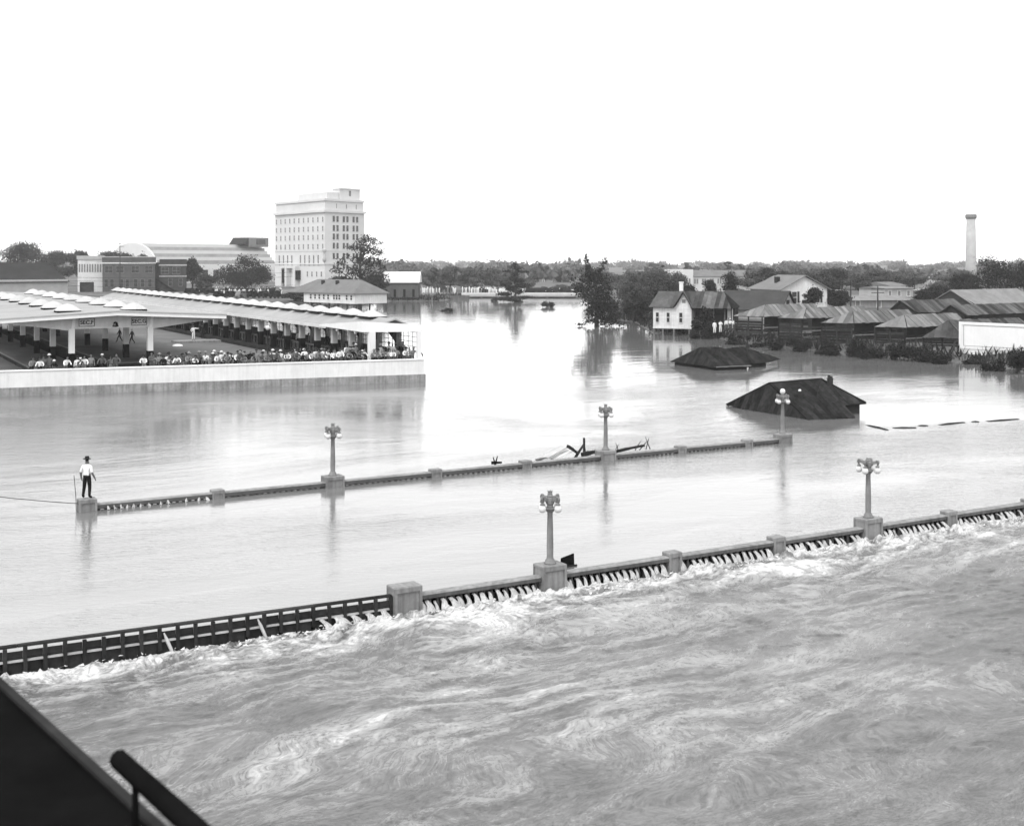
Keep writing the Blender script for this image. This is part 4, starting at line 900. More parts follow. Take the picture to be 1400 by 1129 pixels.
def gable_house(name, label, u0, u1, Y0, Y1, depth, vground, v_eave, v_ridge, mr, mw_, gable_right=True, ov=0.4, win=(), chim=None, cat='house', rx=0.0):
    o, rz, Wd = frame_of(u0, Y0, u1, Y1, 0); zg = min(zat(vground, Y0), 1.2); t = thing(name, label, cat, (o.x, o.y, zg), rz)
    z1 = zat(v_eave, Y0) - zg; z2 = zat(v_ridge, Y0 + depth / 2) - zg
    b = MB(); b.box(0, Wd, 0, depth, 0, z1); b.prism([(0, 0, z1), (0, depth / 2, z2 - 0.1), (0, depth, z1)], (Wd, 0, 0)); b.build('wall', mw_, t)
    for s, a0, a1 in ((0, -ov, depth / 2), (1, depth + ov, depth / 2)):
        zz = z1 - ov * (z2 - z1) / (depth / 2)
        MB().prism([(-ov, a0, zz), (Wd + ov, a0, zz), (Wd + ov, a1, z2), (-ov + rx, a1, z2)], (0, 0, 0.12)).build('roof_slope', mr, t)
    if rx: MB().prism([(-ov, -ov, z1 - 0.2), (-ov, depth + ov, z1 - 0.2), (rx - ov, depth / 2, z2 + 0.1)], (0.1, 0, 0.02)).build('roof_slope', mr, t)
    return t, Wd, z1, z2
t, Wd, z1, z2 = gable_house('cottage', 'dark roofed cottage between the white pile house and the two storey house', 982, 1066, 205, 200, 9, 432, 421.5, 397.5, M_shingle, M_clap_g)
for yy in (2.2, 6.6): link('window', winmesh(0.7, 1.2, M_glass, M_offw, 1, 0.07), t, (Wd + 0.02, yy, 0.9), math.pi / 2)
MB().box(Wd + 0.01, Wd + 0.06, 3.7, 5.3, z1 + 0.4, z1 + 1.4).build('gable_vent', M_dark, t)
# two-storey house: ridge runs left-right, gable end shows at right
o, rz, Wd = frame_of(1026, 232, 1068, 222, 1.3)
t = thing('two_storey_house', 'pale two storey house with grey gabled roof and shuttered gable window', 'house', o, rz)
z1 = zat(394.5, 222) - 1.3; z2 = zat(377, 226) - 1.3; dp = 9.5
b = MB(); b.box(0, Wd, 0, dp, 0, z1); b.prism([(0.3, 0, z1), (0.3, dp / 2, z2 - 0.12), (0.3, dp, z1)], (Wd - 0.3, 0, 0)); b.build('wall', M_clap_g, t)
# the gable wall turned to the camera
gz1 = z1; MB().prism([(Wd + 0.01, 0, 0), (Wd + 0.01, dp, 0), (Wd + 0.01, dp, z1), (Wd + 0.01, dp / 2, z2 - 0.12), (Wd + 0.01, 0, z1)], (0.12, 0, 0)).build('gable_wall', M_clap, t)
for a0, a1 in ((-0.6, dp / 2), (dp + 0.6, dp / 2)):
    MB().prism([(-0.6, a0, z1 - 0.35), (Wd + 0.7, a0, z1 - 0.35), (Wd + 0.7, a1, z2), (1.8, a1, z2)], (0, 0, 0.13)).build('roof_slope', grey('house_shingle', 0.24, 0.85, 0.12, 0.5, bump=0.01, bscale=3), t)
MB().box(Wd * 0.52, Wd * 0.52 + 0.7, 1.7, 2.5, z2 - 2.0, z2 - 0.2).build('chimney', M_dark, t)
wg = winmesh(1.0, 2.0, M_glass, M_offw, 1, 0.08); 
for yy in (2.6, 7.4):
    link('window', wg, t, (Wd + 0.15, yy, z1 - 2.6), math.pi / 2)
    for s in (-0.85, 0.85): MB().box(Wd + 0.14, Wd + 0.2, yy + s - 0.22, yy + s + 0.22, z1 - 2.6, z1 - 0.55).build('shutter', M_dark, t)
# ---- white schoolhouse behind trees
o, rz, Wd = frame_of(934, 335, 1036, 345, 1.4)
t = thing('schoolhouse', 'long white building with square corner block behind the roofs on the right bank', 'building', o, rz)
z1 = zat(378, 338) - 1.4; z2 = zat(369.5, 342) - 1.4
MB().box(3.2, Wd, 0.8, 11, 0, z1).build('wall', M_stone, t); MB().box(0, 3.19, 0, 10, 0, zat(368.5, 335) - 1.4).build('corner_block', M_stone, t)
MB().prism([(3.2, 0.4, z1), (3.2, 5.9, z2), (3.2, 11.4, z1)], (Wd - 3.0, 0, 0)).build('roof', M_shingle_l, t)
ws = winmesh(0.55, 1.35, M_mid, M_stone, 0, 0.05)
for k in range(7):
    for s in (-0.4, 0.4):
        link('window', ws, t, (4.6 + k * 2.5 + s, 0.78, z1 - 2.0)); link('window', ws, t, (4.6 + k * 2.5 + s, 0.78, z1 - 5.0))
for s in (-0.5, 0.4): link('window', ws, t, (1.6 + s, -0.02, z1 - 1.9))

# ---- row of open sheds with tin roofs on the right bank
def tin_shed(label, uA, uB, uC, uD, Y0, va, vb, vc, mat, planks=7):
    tdir = Vector((0.86, 0.51, 0))
    A, B_, C = at(uA, Y0 + 2.2), at(uB, Y0), at(uC, Y0 + 2.6)
    A.z = zat(va, A.y); B_.z = A.z; C.z = zat(vc, C.y)
    L = 1.0
    for _ in range(200):
        D = C + tdir * L
        if 700 + CF * D.x / D.y >= uD: break
        L += 0.5
    E_ = B_ + tdir * (L + 1.5); F_ = A + tdir * (L + 1.5)
    zg = 0.9; root = thing('tin_shed', label, 'shed', (B_.x, B_.y, 0), 0, 'tin roofed sheds on the right bank'); off = Vector((B_.x, B_.y, 0))
    l = lambda p: Vector(p) - off
    hip = [l(A), l(B_), l(C)]; strips(hip, l(B_) - l(A), 0.62, root, 'roof_sheet', mat)
    D2 = planar4(l(B_), l(E_), l(D), l(C)); strips([l(B_), l(E_), D2, l(C)], tdir, 0.62, root, 'roof_sheet', mat, 0.03, 0.10)
    D3 = planar4(l(A), l(F_), l(D), l(C)); strips([l(F_), l(A), l(C), D3], tdir, 0.9, root, 'roof_sheet', mat)
    ins = Vector((0.25, 0.45, 0)); a, b_, e_, f_ = l(A) + ins, l(B_) + ins - Vector((0.35, 0, 0)), l(E_) + ins * 0.5, l(F_)
    for k in range(planks):
        h = (A.z - zg) / planks; z0 = zg - 0.25 + k * h
        if k == planks - 1 and planks > 5: continue
        pa, pb = Vector((a.x, a.y, z0)), Vector((b_.x, b_.y, z0 + RNG.uniform(-0.04, 0.04)))
        MB().beam(pa + Vector((0, 0, h / 2)), pb + Vector((0, 0, h / 2)), 0.04, h * 0.86).build('plank', M_plank, root)
        if k < planks - 2:
            e2 = b_.lerp(e_, 0.75); MB().beam(Vector((b_.x + 0.15, b_.y, z0 + h / 2)), Vector((e2.x, e2.y, z0 + h / 2 + RNG.uniform(-.05, .05))), 0.04, h * 0.5).build('plank', M_plank_l if k % 2 else M_plank, root)
    for p in (a, b_, b_.lerp(e_, 0.33), b_.lerp(e_, 0.66), e_, a.lerp(b_, 0.5)):
        MB().box(-0.08, 0.08, -0.08, 0.08, 0.3, A.z - 0.06).build('post', M_plank, root, loc=Vector((p.x, p.y, 0)))
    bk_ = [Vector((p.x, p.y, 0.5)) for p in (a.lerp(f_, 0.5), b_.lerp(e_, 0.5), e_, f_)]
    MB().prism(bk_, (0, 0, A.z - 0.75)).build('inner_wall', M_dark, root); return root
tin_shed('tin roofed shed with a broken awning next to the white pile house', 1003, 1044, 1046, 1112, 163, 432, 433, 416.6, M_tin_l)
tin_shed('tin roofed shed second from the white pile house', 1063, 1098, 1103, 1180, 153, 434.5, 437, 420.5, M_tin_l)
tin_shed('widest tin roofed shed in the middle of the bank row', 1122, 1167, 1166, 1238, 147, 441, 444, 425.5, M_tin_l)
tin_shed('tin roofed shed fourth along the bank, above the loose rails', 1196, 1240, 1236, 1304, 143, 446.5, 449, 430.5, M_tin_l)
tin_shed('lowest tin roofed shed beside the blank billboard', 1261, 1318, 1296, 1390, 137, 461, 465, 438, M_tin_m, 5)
def back_shed(label, uL, uP, uR, uE, vL, vP, vR, Y0, mat):
    A, C, B_ = at(uL, Y0 + 1), at(uP, Y0 + 1.2), at(uR, Y0); A.z = zat(vL, A.y); C.z = zat(vP, C.y); B_.z = zat(vR, B_.y)
    td = Vector((0.8, 0.6, 0)); L = 1.0
    while L < 40 and 700 + CF * (C + td * L).x / (C + td * L).y < uE: L += 0.4
    root = thing('back_shed', label, 'shed', (B_.x, B_.y, 0), 0, 'gabled sheds behind the bank row'); off = Vector((B_.x, B_.y, 0))
    a, b_, c = A - off, B_ - off, C - off
    strips([b_, b_ + td * L, c + td * L, c], td, 0.8, root, 'roof_sheet', mat, 0.04, 0.05); strips([a, c, c + td * L, a + td * L], td, 1.0, root, 'roof_sheet', mat)
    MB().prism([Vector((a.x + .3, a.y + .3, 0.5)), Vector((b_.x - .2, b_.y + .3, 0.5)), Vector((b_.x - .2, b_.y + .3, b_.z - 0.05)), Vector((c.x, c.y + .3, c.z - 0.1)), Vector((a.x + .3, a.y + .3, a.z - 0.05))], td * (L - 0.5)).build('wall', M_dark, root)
    return root
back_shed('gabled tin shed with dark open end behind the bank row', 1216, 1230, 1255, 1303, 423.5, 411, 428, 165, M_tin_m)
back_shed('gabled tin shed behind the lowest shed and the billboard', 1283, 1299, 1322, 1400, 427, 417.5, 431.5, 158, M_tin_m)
t, Wd, z1, z2 = gable_house('cottage', 'gabled cottage with pale roof at the right edge under the tall trees', 1332, 1420, 214, 225, 9, 425, 417, 397, M_mid, M_mid)
MB().prism([(0, -0.6, -1), (0, 10, -1), (0, 10, z1), (0, 4.5, z2 - 0.2), (0, -0.6, z1)], (-0.1, 0, 0)).build('gable_wall', M_plank, t)
# ---- blank billboard
o, rz, Wd = frame_of(1312, 134, 1418, 127.5, 0)
t = thing('billboard', 'large blank white billboard on the bank at the right edge', 'billboard', o, rz)
zb0, zb1 = zat(487, 134), zat(440.5, 134)
MB().box(0, Wd, 0, 0.12, zb0, zb1).build('panel', M_white, t)
for args in ((-0.05, 0.28, zb0 - 0.1, zb1 + 0.06), (0.281, Wd, zb1 - 0.25, zb1 + 0.06), (0.281, Wd, zb0 + 0.85, zb0 + 1.15)): MB().box(args[0], args[1], -0.07, -0.003, args[2], args[3]).build('moulding', M_white, t)
b = MB().box(0.5, Wd, -0.03, -0.004, zb0 + 1.16, zb0 + 1.2); b.box(0.46, 0.5, -0.03, -0.004, zb0 + 1.16, zb1 - 0.3).box(0.5, Wd, -0.03, -0.004, zb1 - 0.3, zb1 - 0.26); b.build('shadow_line', M_mid, t)
for k in range(4): MB().box(0.6 + k * 2.4, 0.8 + k * 2.4, 0.13, 0.3, -0.5, zb1 - 0.3).build('post', M_plank, t)
# ---- smokestack, far houses
p = at(1327.5, 420, 1.2); s = 420 / CF
t = thing('smokestack', 'tall pale brick smokestack rising behind the trees on the right', 'chimney', p)
zt = zat(293, 420) - 1.2; MB().lathe([(7.6 * s, 0), (7.2 * s, zt * 0.3), (6.0 * s, zt - 1.6)], 16).build('shaft', M_light, t, True); MB().lathe([(6.3 * s, zt - 1.6), (7.6 * s, zt - 1.2), (7.6 * s, zt - 0.3), (6.8 * s, zt)], 16).build('cap', M_mid, t)
def far_house(label, u0, u1, Y, vb, ve, vr, mr, mw_=M_stone, flat=False, cat='house', nw=3):
    o, rz, Wd = frame_of(u0, Y, u1, Y + 4, 0); zg = 1.2; t = thing('far_house', label, cat, (o.x, o.y, zg), rz); z1 = zat(ve, Y) - zg; z2 = zat(vr, Y + 4) - zg
    MB().box(0, Wd, 0, 9, 0, z1).build('wall', mw_, t)
    if flat: MB().box(-0.3, Wd + 0.3, -0.3, 9.3, z1 + 0.002, z2).build('roof', mr, t)
    else: MB().prism([(-0.4, -0.6, z1), (-0.4, 4.5, z2), (-0.4, 9.6, z1)], (Wd + 0.8, 0, 0)).build('roof', mr, t)
    wf = winmesh(0.9, 1.3, M_mid, M_white, 0, 0.1)
    for k in range(nw): link('window', wf, t, (Wd * (k + 0.5) / nw, -0.02, max(0.4, z1 - 1.9)))
    return t
far_house('white house with flat cornice in the distance below a flagpole', 1235, 1259, 380, 396, 380, 376.5, M_light, M_light, True)
far_house('small white house with dark windows between far trees', 1268, 1290, 380, 394, 381, 378.5, M_light, M_light, True)
far_house('long low pale bungalow behind the tin sheds', 1210, 1248, 300, 402, 394.5, 391.5, M_mid, M_light)
far_house('gabled bungalow in front of the white flat corniced house', 1216, 1238, 330, 396, 391, 385.5, M_shingle_l, M_offw)
far_house('pale bungalow right of the round dark bush', 1288, 1308, 300, 402, 398, 394, M_offw, M_light)
far_house('white shed among the trees left of the utility pole', 1129, 1151, 260, 408, 398, 396.5, M_light, M_light, True, 'shed', 2)
far_house('low pale warehouse behind the tin sheds', 1158, 1244, 240, 416, 411, 404.5, M_mid, M_clap_g)
far_house('white riverside hall in the far haze beyond the causeway', 736, 790, 520, 398, 392.5, 386.5, M_light, M_offw, False, 'building', 4)
far_house('long white shed in the far haze left of the lone drowned tree', 660, 698, 640, 392, 383, 379, M_white, M_white, True, 'shed', 4)
far_house('square pale block on the skyline behind the tall drowned tree', 781, 796, 1300, 380, 361, 360, M_light, M_light, True, 'building', 2)
# low drowned shed roofs left of the pile house
for k, (u0, u1, vb, vt, lab) in enumerate(((840, 873, 434.5, 422, 'low dark shed roof at the water, left of the pair beyond the pile house'), (872, 896, 440, 424, 'low dark shed roof at the water touching the pile house'))):
    Y = CH * CF / (vb - HV); o, rz, Wd = frame_of(u0, Y, u1, Y - 4, 0); t = thing('low_shed', lab, 'shed', o, rz)
    zt = zat(vt, Y + 3); MB().box(0.3, Wd, 0.6, 6, -0.5, 0.9).build('wall', M_dark, t)
    strips([(0, 0, 0.85), (Wd + 0.3, 0, 0.85), (Wd + 0.3, 4, zt), (0, 4, zt)], (1, 0, 0), 0.9, t, 'roof_sheet', M_tin_m); strips([(0, 8, 0.85), (Wd + 0.3, 8, 0.85), (Wd + 0.3, 4, zt), (0, 4, zt)], (1, 0, 0), 0.9, t, 'roof_sheet', M_tin_m)
# poles and wires
def pole(u, Y, vt, label, arms=True):
    p = G(u, Y); t = thing('utility_pole', label, 'pole', p); h = zat(vt, Y) - p.z
    MB().tube([(0, 0, -0.5), (0, 0, h)], [0.16, 0.1], 7).build('pole', M_bark, t)
    if arms:
        for z in (h - 0.5, h - 1.2): MB().box(-1.1, 1.1, -0.06, 0.06, z - 0.06, z + 0.06).build('crossarm', M_bark, t)
    return p + Vector((0, 0, h - 0.4))
pa = pole(164, 340, 331, 'tall utility pole above the brick building'); pole(1163, 205, 383, 'utility pole behind the tin sheds, left one'); pole(1200, 215, 391, 'short utility pole behind the tin sheds, right one')
pb = at(-40, 300, 11.5); pc = at(392, 330, zat(372, 330))
for k, (v0, v1) in enumerate(((344, 352), (372, 366), (376, 372), (380, 384))):
    a, c = at(-40, 330, zat(v0, 330)), at(400, 330, zat(v1 + 6, 330)); pts = [a.lerp(c, i / 12) - Vector((0, 0, 1.6 * (1 - (i / 6 - 1) ** 2))) for i in range(13)]
    tag(MB().tube(pts, 0.035, 4).build('overhead_wire', M_cable), '%s overhead wire from the top, crossing before the brick building' % nth(k + 1), 'wire', 'overhead wires')
# ================================================================== TREES AND BUSHES
def leaf_cloud(name, clumps, n, size, mat, seed, hollow=0.55):
    r = np.random.RandomState(seed); cl = np.array(clumps, float); wt = cl[:, 3] * cl[:, 4] * cl[:, 5]; wt = wt ** 0.8; wt /= wt.sum()
    ci = r.choice(len(cl), n, p=wt); d = r.normal(0, 1, (n, 3)); d /= np.linalg.norm(d, axis=1)[:, None]
    rad = (hollow + (1 - hollow) * r.rand(n)) * (1 + 0.22 * r.normal(0, 1, n)); c = cl[ci, :3] + d * rad[:, None] * cl[ci, 3:6]
    nr = d * 0.8 + r.normal(0, 0.7, (n, 3)); nr /= np.linalg.norm(nr, axis=1)[:, None]
    t = np.cross(nr, r.normal(0, 1, (n, 3))); t /= np.linalg.norm(t, axis=1)[:, None] + 1e-9; b = np.cross(nr, t)
    s = size * r.uniform(0.55, 1.35, n)[:, None]
    v = np.stack([c - t * s, c - b * s * 0.6, c + t * s, c + b * s * 0.6], 1).reshape(-1, 3)
    me = bpy.data.meshes.new(name); me.vertices.add(n * 4); me.vertices.foreach_set('co', v.astype(np.float32).ravel())
    me.loops.add(n * 4); me.loops.foreach_set('vertex_index', np.arange(n * 4, dtype=np.int32)); me.polygons.add(n)
    me.polygons.foreach_set('loop_start', np.arange(0, n * 4, 4, dtype=np.int32)); me.update(); me.materials.append(mat); return me
def tree(label, u, Y, vtop, wpx, mat=M_leaf, kind='round', vbase=None, n=None, group=None, seed=None, zb=None, leaf=None):
    p = at(u, Y); p.z = zb if zb is not None else max(gz_at(p), -0.3); h = zat(vtop, Y) - p.z; wd = wpx * Y / CF * (1.25 if kind == 'round' else 1.0)
    sd = seed or int(u * 13 + Y); r = random.Random(sd); cl = []; limbs = []
    if kind == 'round':
        z0 = h * 0.22
        for i in range(13):
            a = r.uniform(0, 6.28); q = r.random() ** 0.6; zz = r.random()
            k = math.sqrt(max(0.05, 1 - (zz * 1.15 - 0.35) ** 2)); x, y = math.cos(a) * q * wd * 0.34 * k, math.sin(a) * q * wd * 0.34 * k
            s = r.uniform(0.16, 0.27); cl.append((x, y, z0 + (h - z0) * (0.15 + 0.68 * zz), wd * s, wd * s, (h - z0) * s * 0.75))
        cl.append((0, 0, h * 0.82, wd * 0.2, wd * 0.2, h * 0.17))
    elif kind == 'oak':
        for i in range(26):
            a = r.uniform(0, 6.28); q = r.random() ** 0.5; x, y = math.cos(a) * q * wd * .40, math.sin(a) * q * wd * .36
            top = h * (0.90 - 0.42 * q * q); zz = r.uniform(h * .34, top); s = r.uniform(.12, .18); cl.append((x, y, zz, wd * s, wd * s, h * s * 1.1))
    elif kind == 'tall':
        for i in range(16):
            zz = r.random(); a = r.uniform(0, 6.28); q = wd * 0.36 * (1 - 0.75 * abs(zz - 0.35)) * r.random() ** 0.5
            s = r.uniform(0.10, 0.2); cl.append((math.cos(a) * q, math.sin(a) * q, h * (0.14 + 0.72 * zz), wd * s, wd * s, h * s * 0.6))
        cl.append((r.uniform(-1, 1) * wd * 0.08, 0, h * 0.9, wd * 0.1, wd * 0.1, h * 0.09))
    elif kind == 'drowned':      # broken crown with two upright spires, dense low skirt
        S = wd
        for x, z, s, hh in ((-.18, .93, .05, .06), (-.17, .86, .05, .06), (-.14, .79, .07, .07), (-.12, .72, .10, .08), (.17, .88, .06, .06), (.12, .81, .07, .06), (.05, .76, .08, .05),
                            (-.40, .62, .05, .10), (-.30, .55, .09, .08), (-.2, .62, .13, .10), (.0, .66, .16, .09), (.17, .62, .13, .09), (-.25, .47, .16, .09), (-.05, .5, .2, .11), (.15, .48, .18, .10),
                            (-.05, .36, .22, .12), (.14, .34, .24, .12), (.26, .27, .16, .1), (.02, .22, .18, .11), (.2, .18, .2, .1), (-.12, .2, .09, .12), (.3, .09, .16, .06), (.12, .07, .18, .06), (-.1, .08, .12, .03), (-.26, .04, .14, .015), (.44, .05, .1, .03)):
            cl.append((x * S, r.uniform(-.1, .1) * S, z * h, s * S, s * S, hh * h))
    elif kind == 'cypress':
        S = wd
        for x, z, s, hh in ((0, .95, .10, .05), (.05, .88, .16, .05), (-.22, .8, .16, .03), (.2, .79, .22, .03), (0, .72, .12, .07), (-.05, .62, .12, .07), (.12, .56, .2, .06), (-.25, .47, .2, .06), (.2, .43, .24, .06), (-.1, .36, .2, .07), (.1, .28, .16, .07), (-.3, .22, .24, .05), (.3, .14, .3, .03), (-.1, .1, .3, .06), (-.45, .08, .2, .02), (.08, .02, .16, .05)):
            cl.append((x * S, r.uniform(-.12, .12) * S, z * h, s * S, s * S, hh * h))
    elif kind == 'cottonwood':
        S = wd
        for x, z, s, hh in ((.1, .93, .10, .06), (.02, .86, .12, .07), (.22, .88, .10, .06), (.33, .85, .06, .04), (-.1, .78, .10, .05), (.12, .76, .16, .08), (.3, .72, .14, .06), (-.22, .66, .07, .05), (-.3, .58, .1, .06), (.0, .6, .16, .08), (.2, .58, .2, .09), (.4, .5, .1, .06), (-.38, .46, .12, .06), (-.15, .45, .14, .07), (.1, .42, .2, .1), (.33, .38, .16, .08), (-.28, .32, .18, .07), (.0, .28, .22, .08), (.26, .24, .2, .09), (.46, .3, .08, .06), (-.1, .14, .2, .09), (.18, .12, .22, .09), (-.3, .2, .1, .05)):
            cl.append((x * S, r.uniform(-.15, .15) * S, z * h, s * S, s * S, hh * h))
    px = Y / CF                                               # metres per photo pixel at this distance
    ls = leaf or max(0.16, 1.15 * px); n = n or int(min(9000, max(1400, 3.2 * wpx * (h / px) / (ls / px) ** 2 * 2.4)))
    t = thing('tree', label, 'tree', p, 0, group)
    b = MB(); top = Vector((0, 0, h * 0.7)); b.tube([(0, 0, -0.6), (0.02 * wd, 0, h * 0.25), (0, 0.02 * wd, h * 0.5), top], [h * 0.032, h * 0.024, h * 0.017, h * 0.008], 7)
    for c in cl:
        s = Vector((0, 0, min(h * 0.62, max(0.12 * h, c[2] - 0.22 * h)))); e = Vector(c[:3]); md = s.lerp(e, 0.5) + Vector((0, 0, h * 0.02)); b.tube([s, md, e], [h * 0.012, h * 0.008, h * 0.003], 5, False)
    b.build('trunk', M_bark, t, True); link('crown', leaf_cloud('crown', cl, n, ls, mat, sd), t); return t
rr0 = random.Random(8)
# left bank
tree('wide low oak spreading in front of the pale hall', 335, 372, 349, 84, M_leaf_d, 'oak', seed=5, n=14000)
tree('big loose cottonwood beside the white tower', 492, 300, 318, 80, M_leaf_d, 'cottonwood', n=6000, zb=0.6, leaf=0.25)
tree('small round tree right of the dark brick wing', 263, 384, 351, 26, M_leaf_d, 'round')
tree('low bushy tree under the oak at its left', 281, 372, 373, 26, M_leaf, 'round')
tree('dark shrubby tree at the foot of the tower left of the cottonwood', 462, 305, 378, 36, M_leaf_d, 'round', zb=0.8)
tree('dark shrubby tree below the cottonwood at the water', 505, 292, 376, 40, M_leaf_d, 'round', zb=0.4)
tree('large hazy tree at the left edge above the warehouse roof', 30, 420, 329, 62, M_leaf, 'round')
for i, (u, w_, v) in enumerate(((75, 44, 342), (108, 34, 341), (150, 34, 343), (172, 26, 345), (195, 24, 347))):
    tree('hazy tree above the far left rooftops, %s from the left edge' % nth(i + 2), u, 460, v, w_, M_leaf, 'round', group='trees behind the left rooftops')
tree('bush like tree in front of the low white pavilion', 404, 300, 399, 34, M_leaf_d, 'round', zb=0.7)
# far bank
for i, (u, w_, v, Y) in enumerate(((562, 34, 369, 410), (592, 36, 365, 400), (615, 34, 363, 405), (640, 42, 364.5, 395), (672, 40, 366, 400), (690, 30, 373, 390), (722, 26, 382, 385), (652, 26, 380, 380), (604, 22, 383, 378), (742, 20, 392, 372), (765, 24, 389, 380), (785, 22, 388, 375))):
    tree('grey tree on the far shore beyond the causeway, %s from the left' % nth(i + 1), u, Y, v, w_, M_leaf_hz, ('round', 'tall')[i % 2], group='trees along the far shore')
tree('lone cypress like tree standing in the flood mid channel', 704, CH * CF / (413 - HV), 360, 46, M_leaf_d, 'cypress', n=5000, zb=-0.2, leaf=0.24)
tree('tall ragged tree with two spires standing in the flood', 815, CH * CF / (446 - HV), 345, 78, M_leaf_d, 'drowned', n=6000, zb=-0.2, leaf=0.19)
# right bank
for i, (u, w_, v, Y) in enumerate(((858, 26, 380, 235), (864, 34, 372, 240), (880, 36, 375, 235), (903, 50, 365, 232), (925, 34, 371, 238), (876, 36, 393, 205), (895, 44, 388, 212), (866, 26, 400, 215), (915, 40, 384, 214), (862, 24, 404, 222))):
    tree('leafy tree in the grove left of the schoolhouse, %s planted' % nth(i + 1), u, Y, v, w_, (M_leaf_hz, M_leaf)[i > 4], 'round', group='grove on the right bank')
tree('dense dark tree under the roof edge beside the white pile house', 964, 172.5, 421, 34, M_leaf_d, 'oak', n=4500, zb=0.6)
tree('dark round topped tree in front of the schoolhouse', 1000, 240, 369, 28, M_leaf_d, 'round', n=3500); tree('smaller dark tree in front of the schoolhouse, left of the round one', 972, 236, 383, 24, M_leaf_d, 'round'); tree('low dark tree at the corner of the schoolhouse', 944, 230, 389, 22, M_leaf_d, 'round')
for i, (u, w_, v, Y) in enumerate(((1046, 30, 364, 300), (1072, 28, 370, 320), (1098, 30, 376, 310), (1140, 38, 366, 270), (1122, 40, 388, 232), (1112, 30, 392, 215), (1150, 34, 396, 225), (1178, 30, 375, 310), (1200, 30, 378, 340), (1222, 26, 378, 360), (1262, 22, 379, 400), (1303, 24, 377, 380), (1282, 50, 390, 235), (1268, 34, 396, 228))):
    tree('tree behind the right bank roofs, %s rightwards from the two storey house' % nth(i + 1), u, Y, v, w_, (M_leaf, M_leaf, M_leaf, M_leaf, M_leaf_d, M_leaf_d, M_leaf_d, M_leaf, M_leaf, M_leaf, M_leaf, M_leaf, M_leaf_d, M_leaf_d)[i], 'round', group='trees behind the right bank')
for i in range(20):
    u = 822 + i * 26.5 if i < 5 else 1030 + (i - 5) * 20.5; tree('tree in the back row beyond the right bank, %s from the left' % nth(i + 1), u + rr0.uniform(-6, 6), rr0.uniform(330, 400), rr0.uniform(366, 375) + (4 if 1200 < u < 1300 else 0), rr0.uniform(34, 50), M_leaf_hz, 'round', group='back row of trees on the right')
tree('dark tree left of the tall right edge tree below the smokestack', 1322, 260, 374, 38, M_leaf_d, 'round'); tree('tall broad tree at the right edge beside the smokestack', 1352, 245, 347, 62, M_leaf_d, 'round', n=6000, seed=77); tree('broad tree outside the right edge', 1402, 250, 352, 60, M_leaf_d, 'round')
def bush(label, u, v, wpx, hpx, mat=M_leaf_d, group=None, z=None, lift=0.0):
    Y = CH * CF / (v - HV) if z is None else (CH - z) * CF / (v - HV); p = at(u, Y, (z or 0) - 0.25 + lift); s = Y / CF; r = random.Random(int(u * 7 + v)); W2, H2 = wpx * s, hpx * s; cl = []
    for i in range(7): cl.append((r.uniform(-.3, .3) * W2, r.uniform(-.2, .3) * W2, H2 * r.uniform(.2, .65), W2 * r.uniform(.16, .26), W2 * r.uniform(.14, .22), H2 * r.uniform(.2, .34)))
    t = thing('bush', label, 'bush', p, 0, group); b = MB()
    for c in cl: b.tube([(c[0] * .3, c[1] * .3, -0.3), c[:3]], [0.04, 0.015], 4, False)
    b.build('stem', M_bark, t); link('crown', leaf_cloud('crown', cl, int(min(2600, 500 + wpx * hpx * 1.6)), max(0.10, 1.0 * s), mat, int(u + v * 3), 0.35), t); return t
bush('small leafy mass drifting in open water left of the lone tree', 611, 426, 18, 7); bush('low drowned bush right of the lone tree in the channel', 748, 420, 22, 11); bush('tiny drowned bush left of the lone tree', 676, 411.5, 10, 6)
for i, (u, v, w_, h_) in enumerate(((955, 463, 40, 24), (975, 463, 36, 30), (1012, 471, 44, 18), (1040, 475, 36, 18), (1068, 479, 40, 22), (1092, 481, 36, 24), (1120, 484, 40, 20), (1146, 486, 36, 24), (1172, 488, 38, 22), (1198, 490, 38, 26), (1222, 492, 36, 24), (1246, 493, 40, 26), (1270, 495, 36, 24), (1294, 497, 38, 26), (1357, 507, 40, 40), (1330, 498, 30, 16), (1386, 511, 40, 34), (1130, 476, 30, 14), (1205, 482, 34, 16), (1260, 487, 34, 16))):
    bush('dark bush overhanging the flood on the right bank, %s along from the pile house' % nth(i + 1), u + rr0.uniform(-6, 6), v, w_ * rr0.uniform(.75, 1.4), h_ * rr0.uniform(.6, 1.45), M_leaf_d, 'bushes along the right bank')
for i, (u, v, w_, h_) in enumerate(((492, 413, 26, 12), (520, 411, 24, 10), (436, 415, 30, 10), (462, 414.5, 24, 7))): bush('low bush on the left bank below the tower, %s from the right' % nth(i + 1), u, v, w_, h_, M_leaf, 'bushes on the left bank')
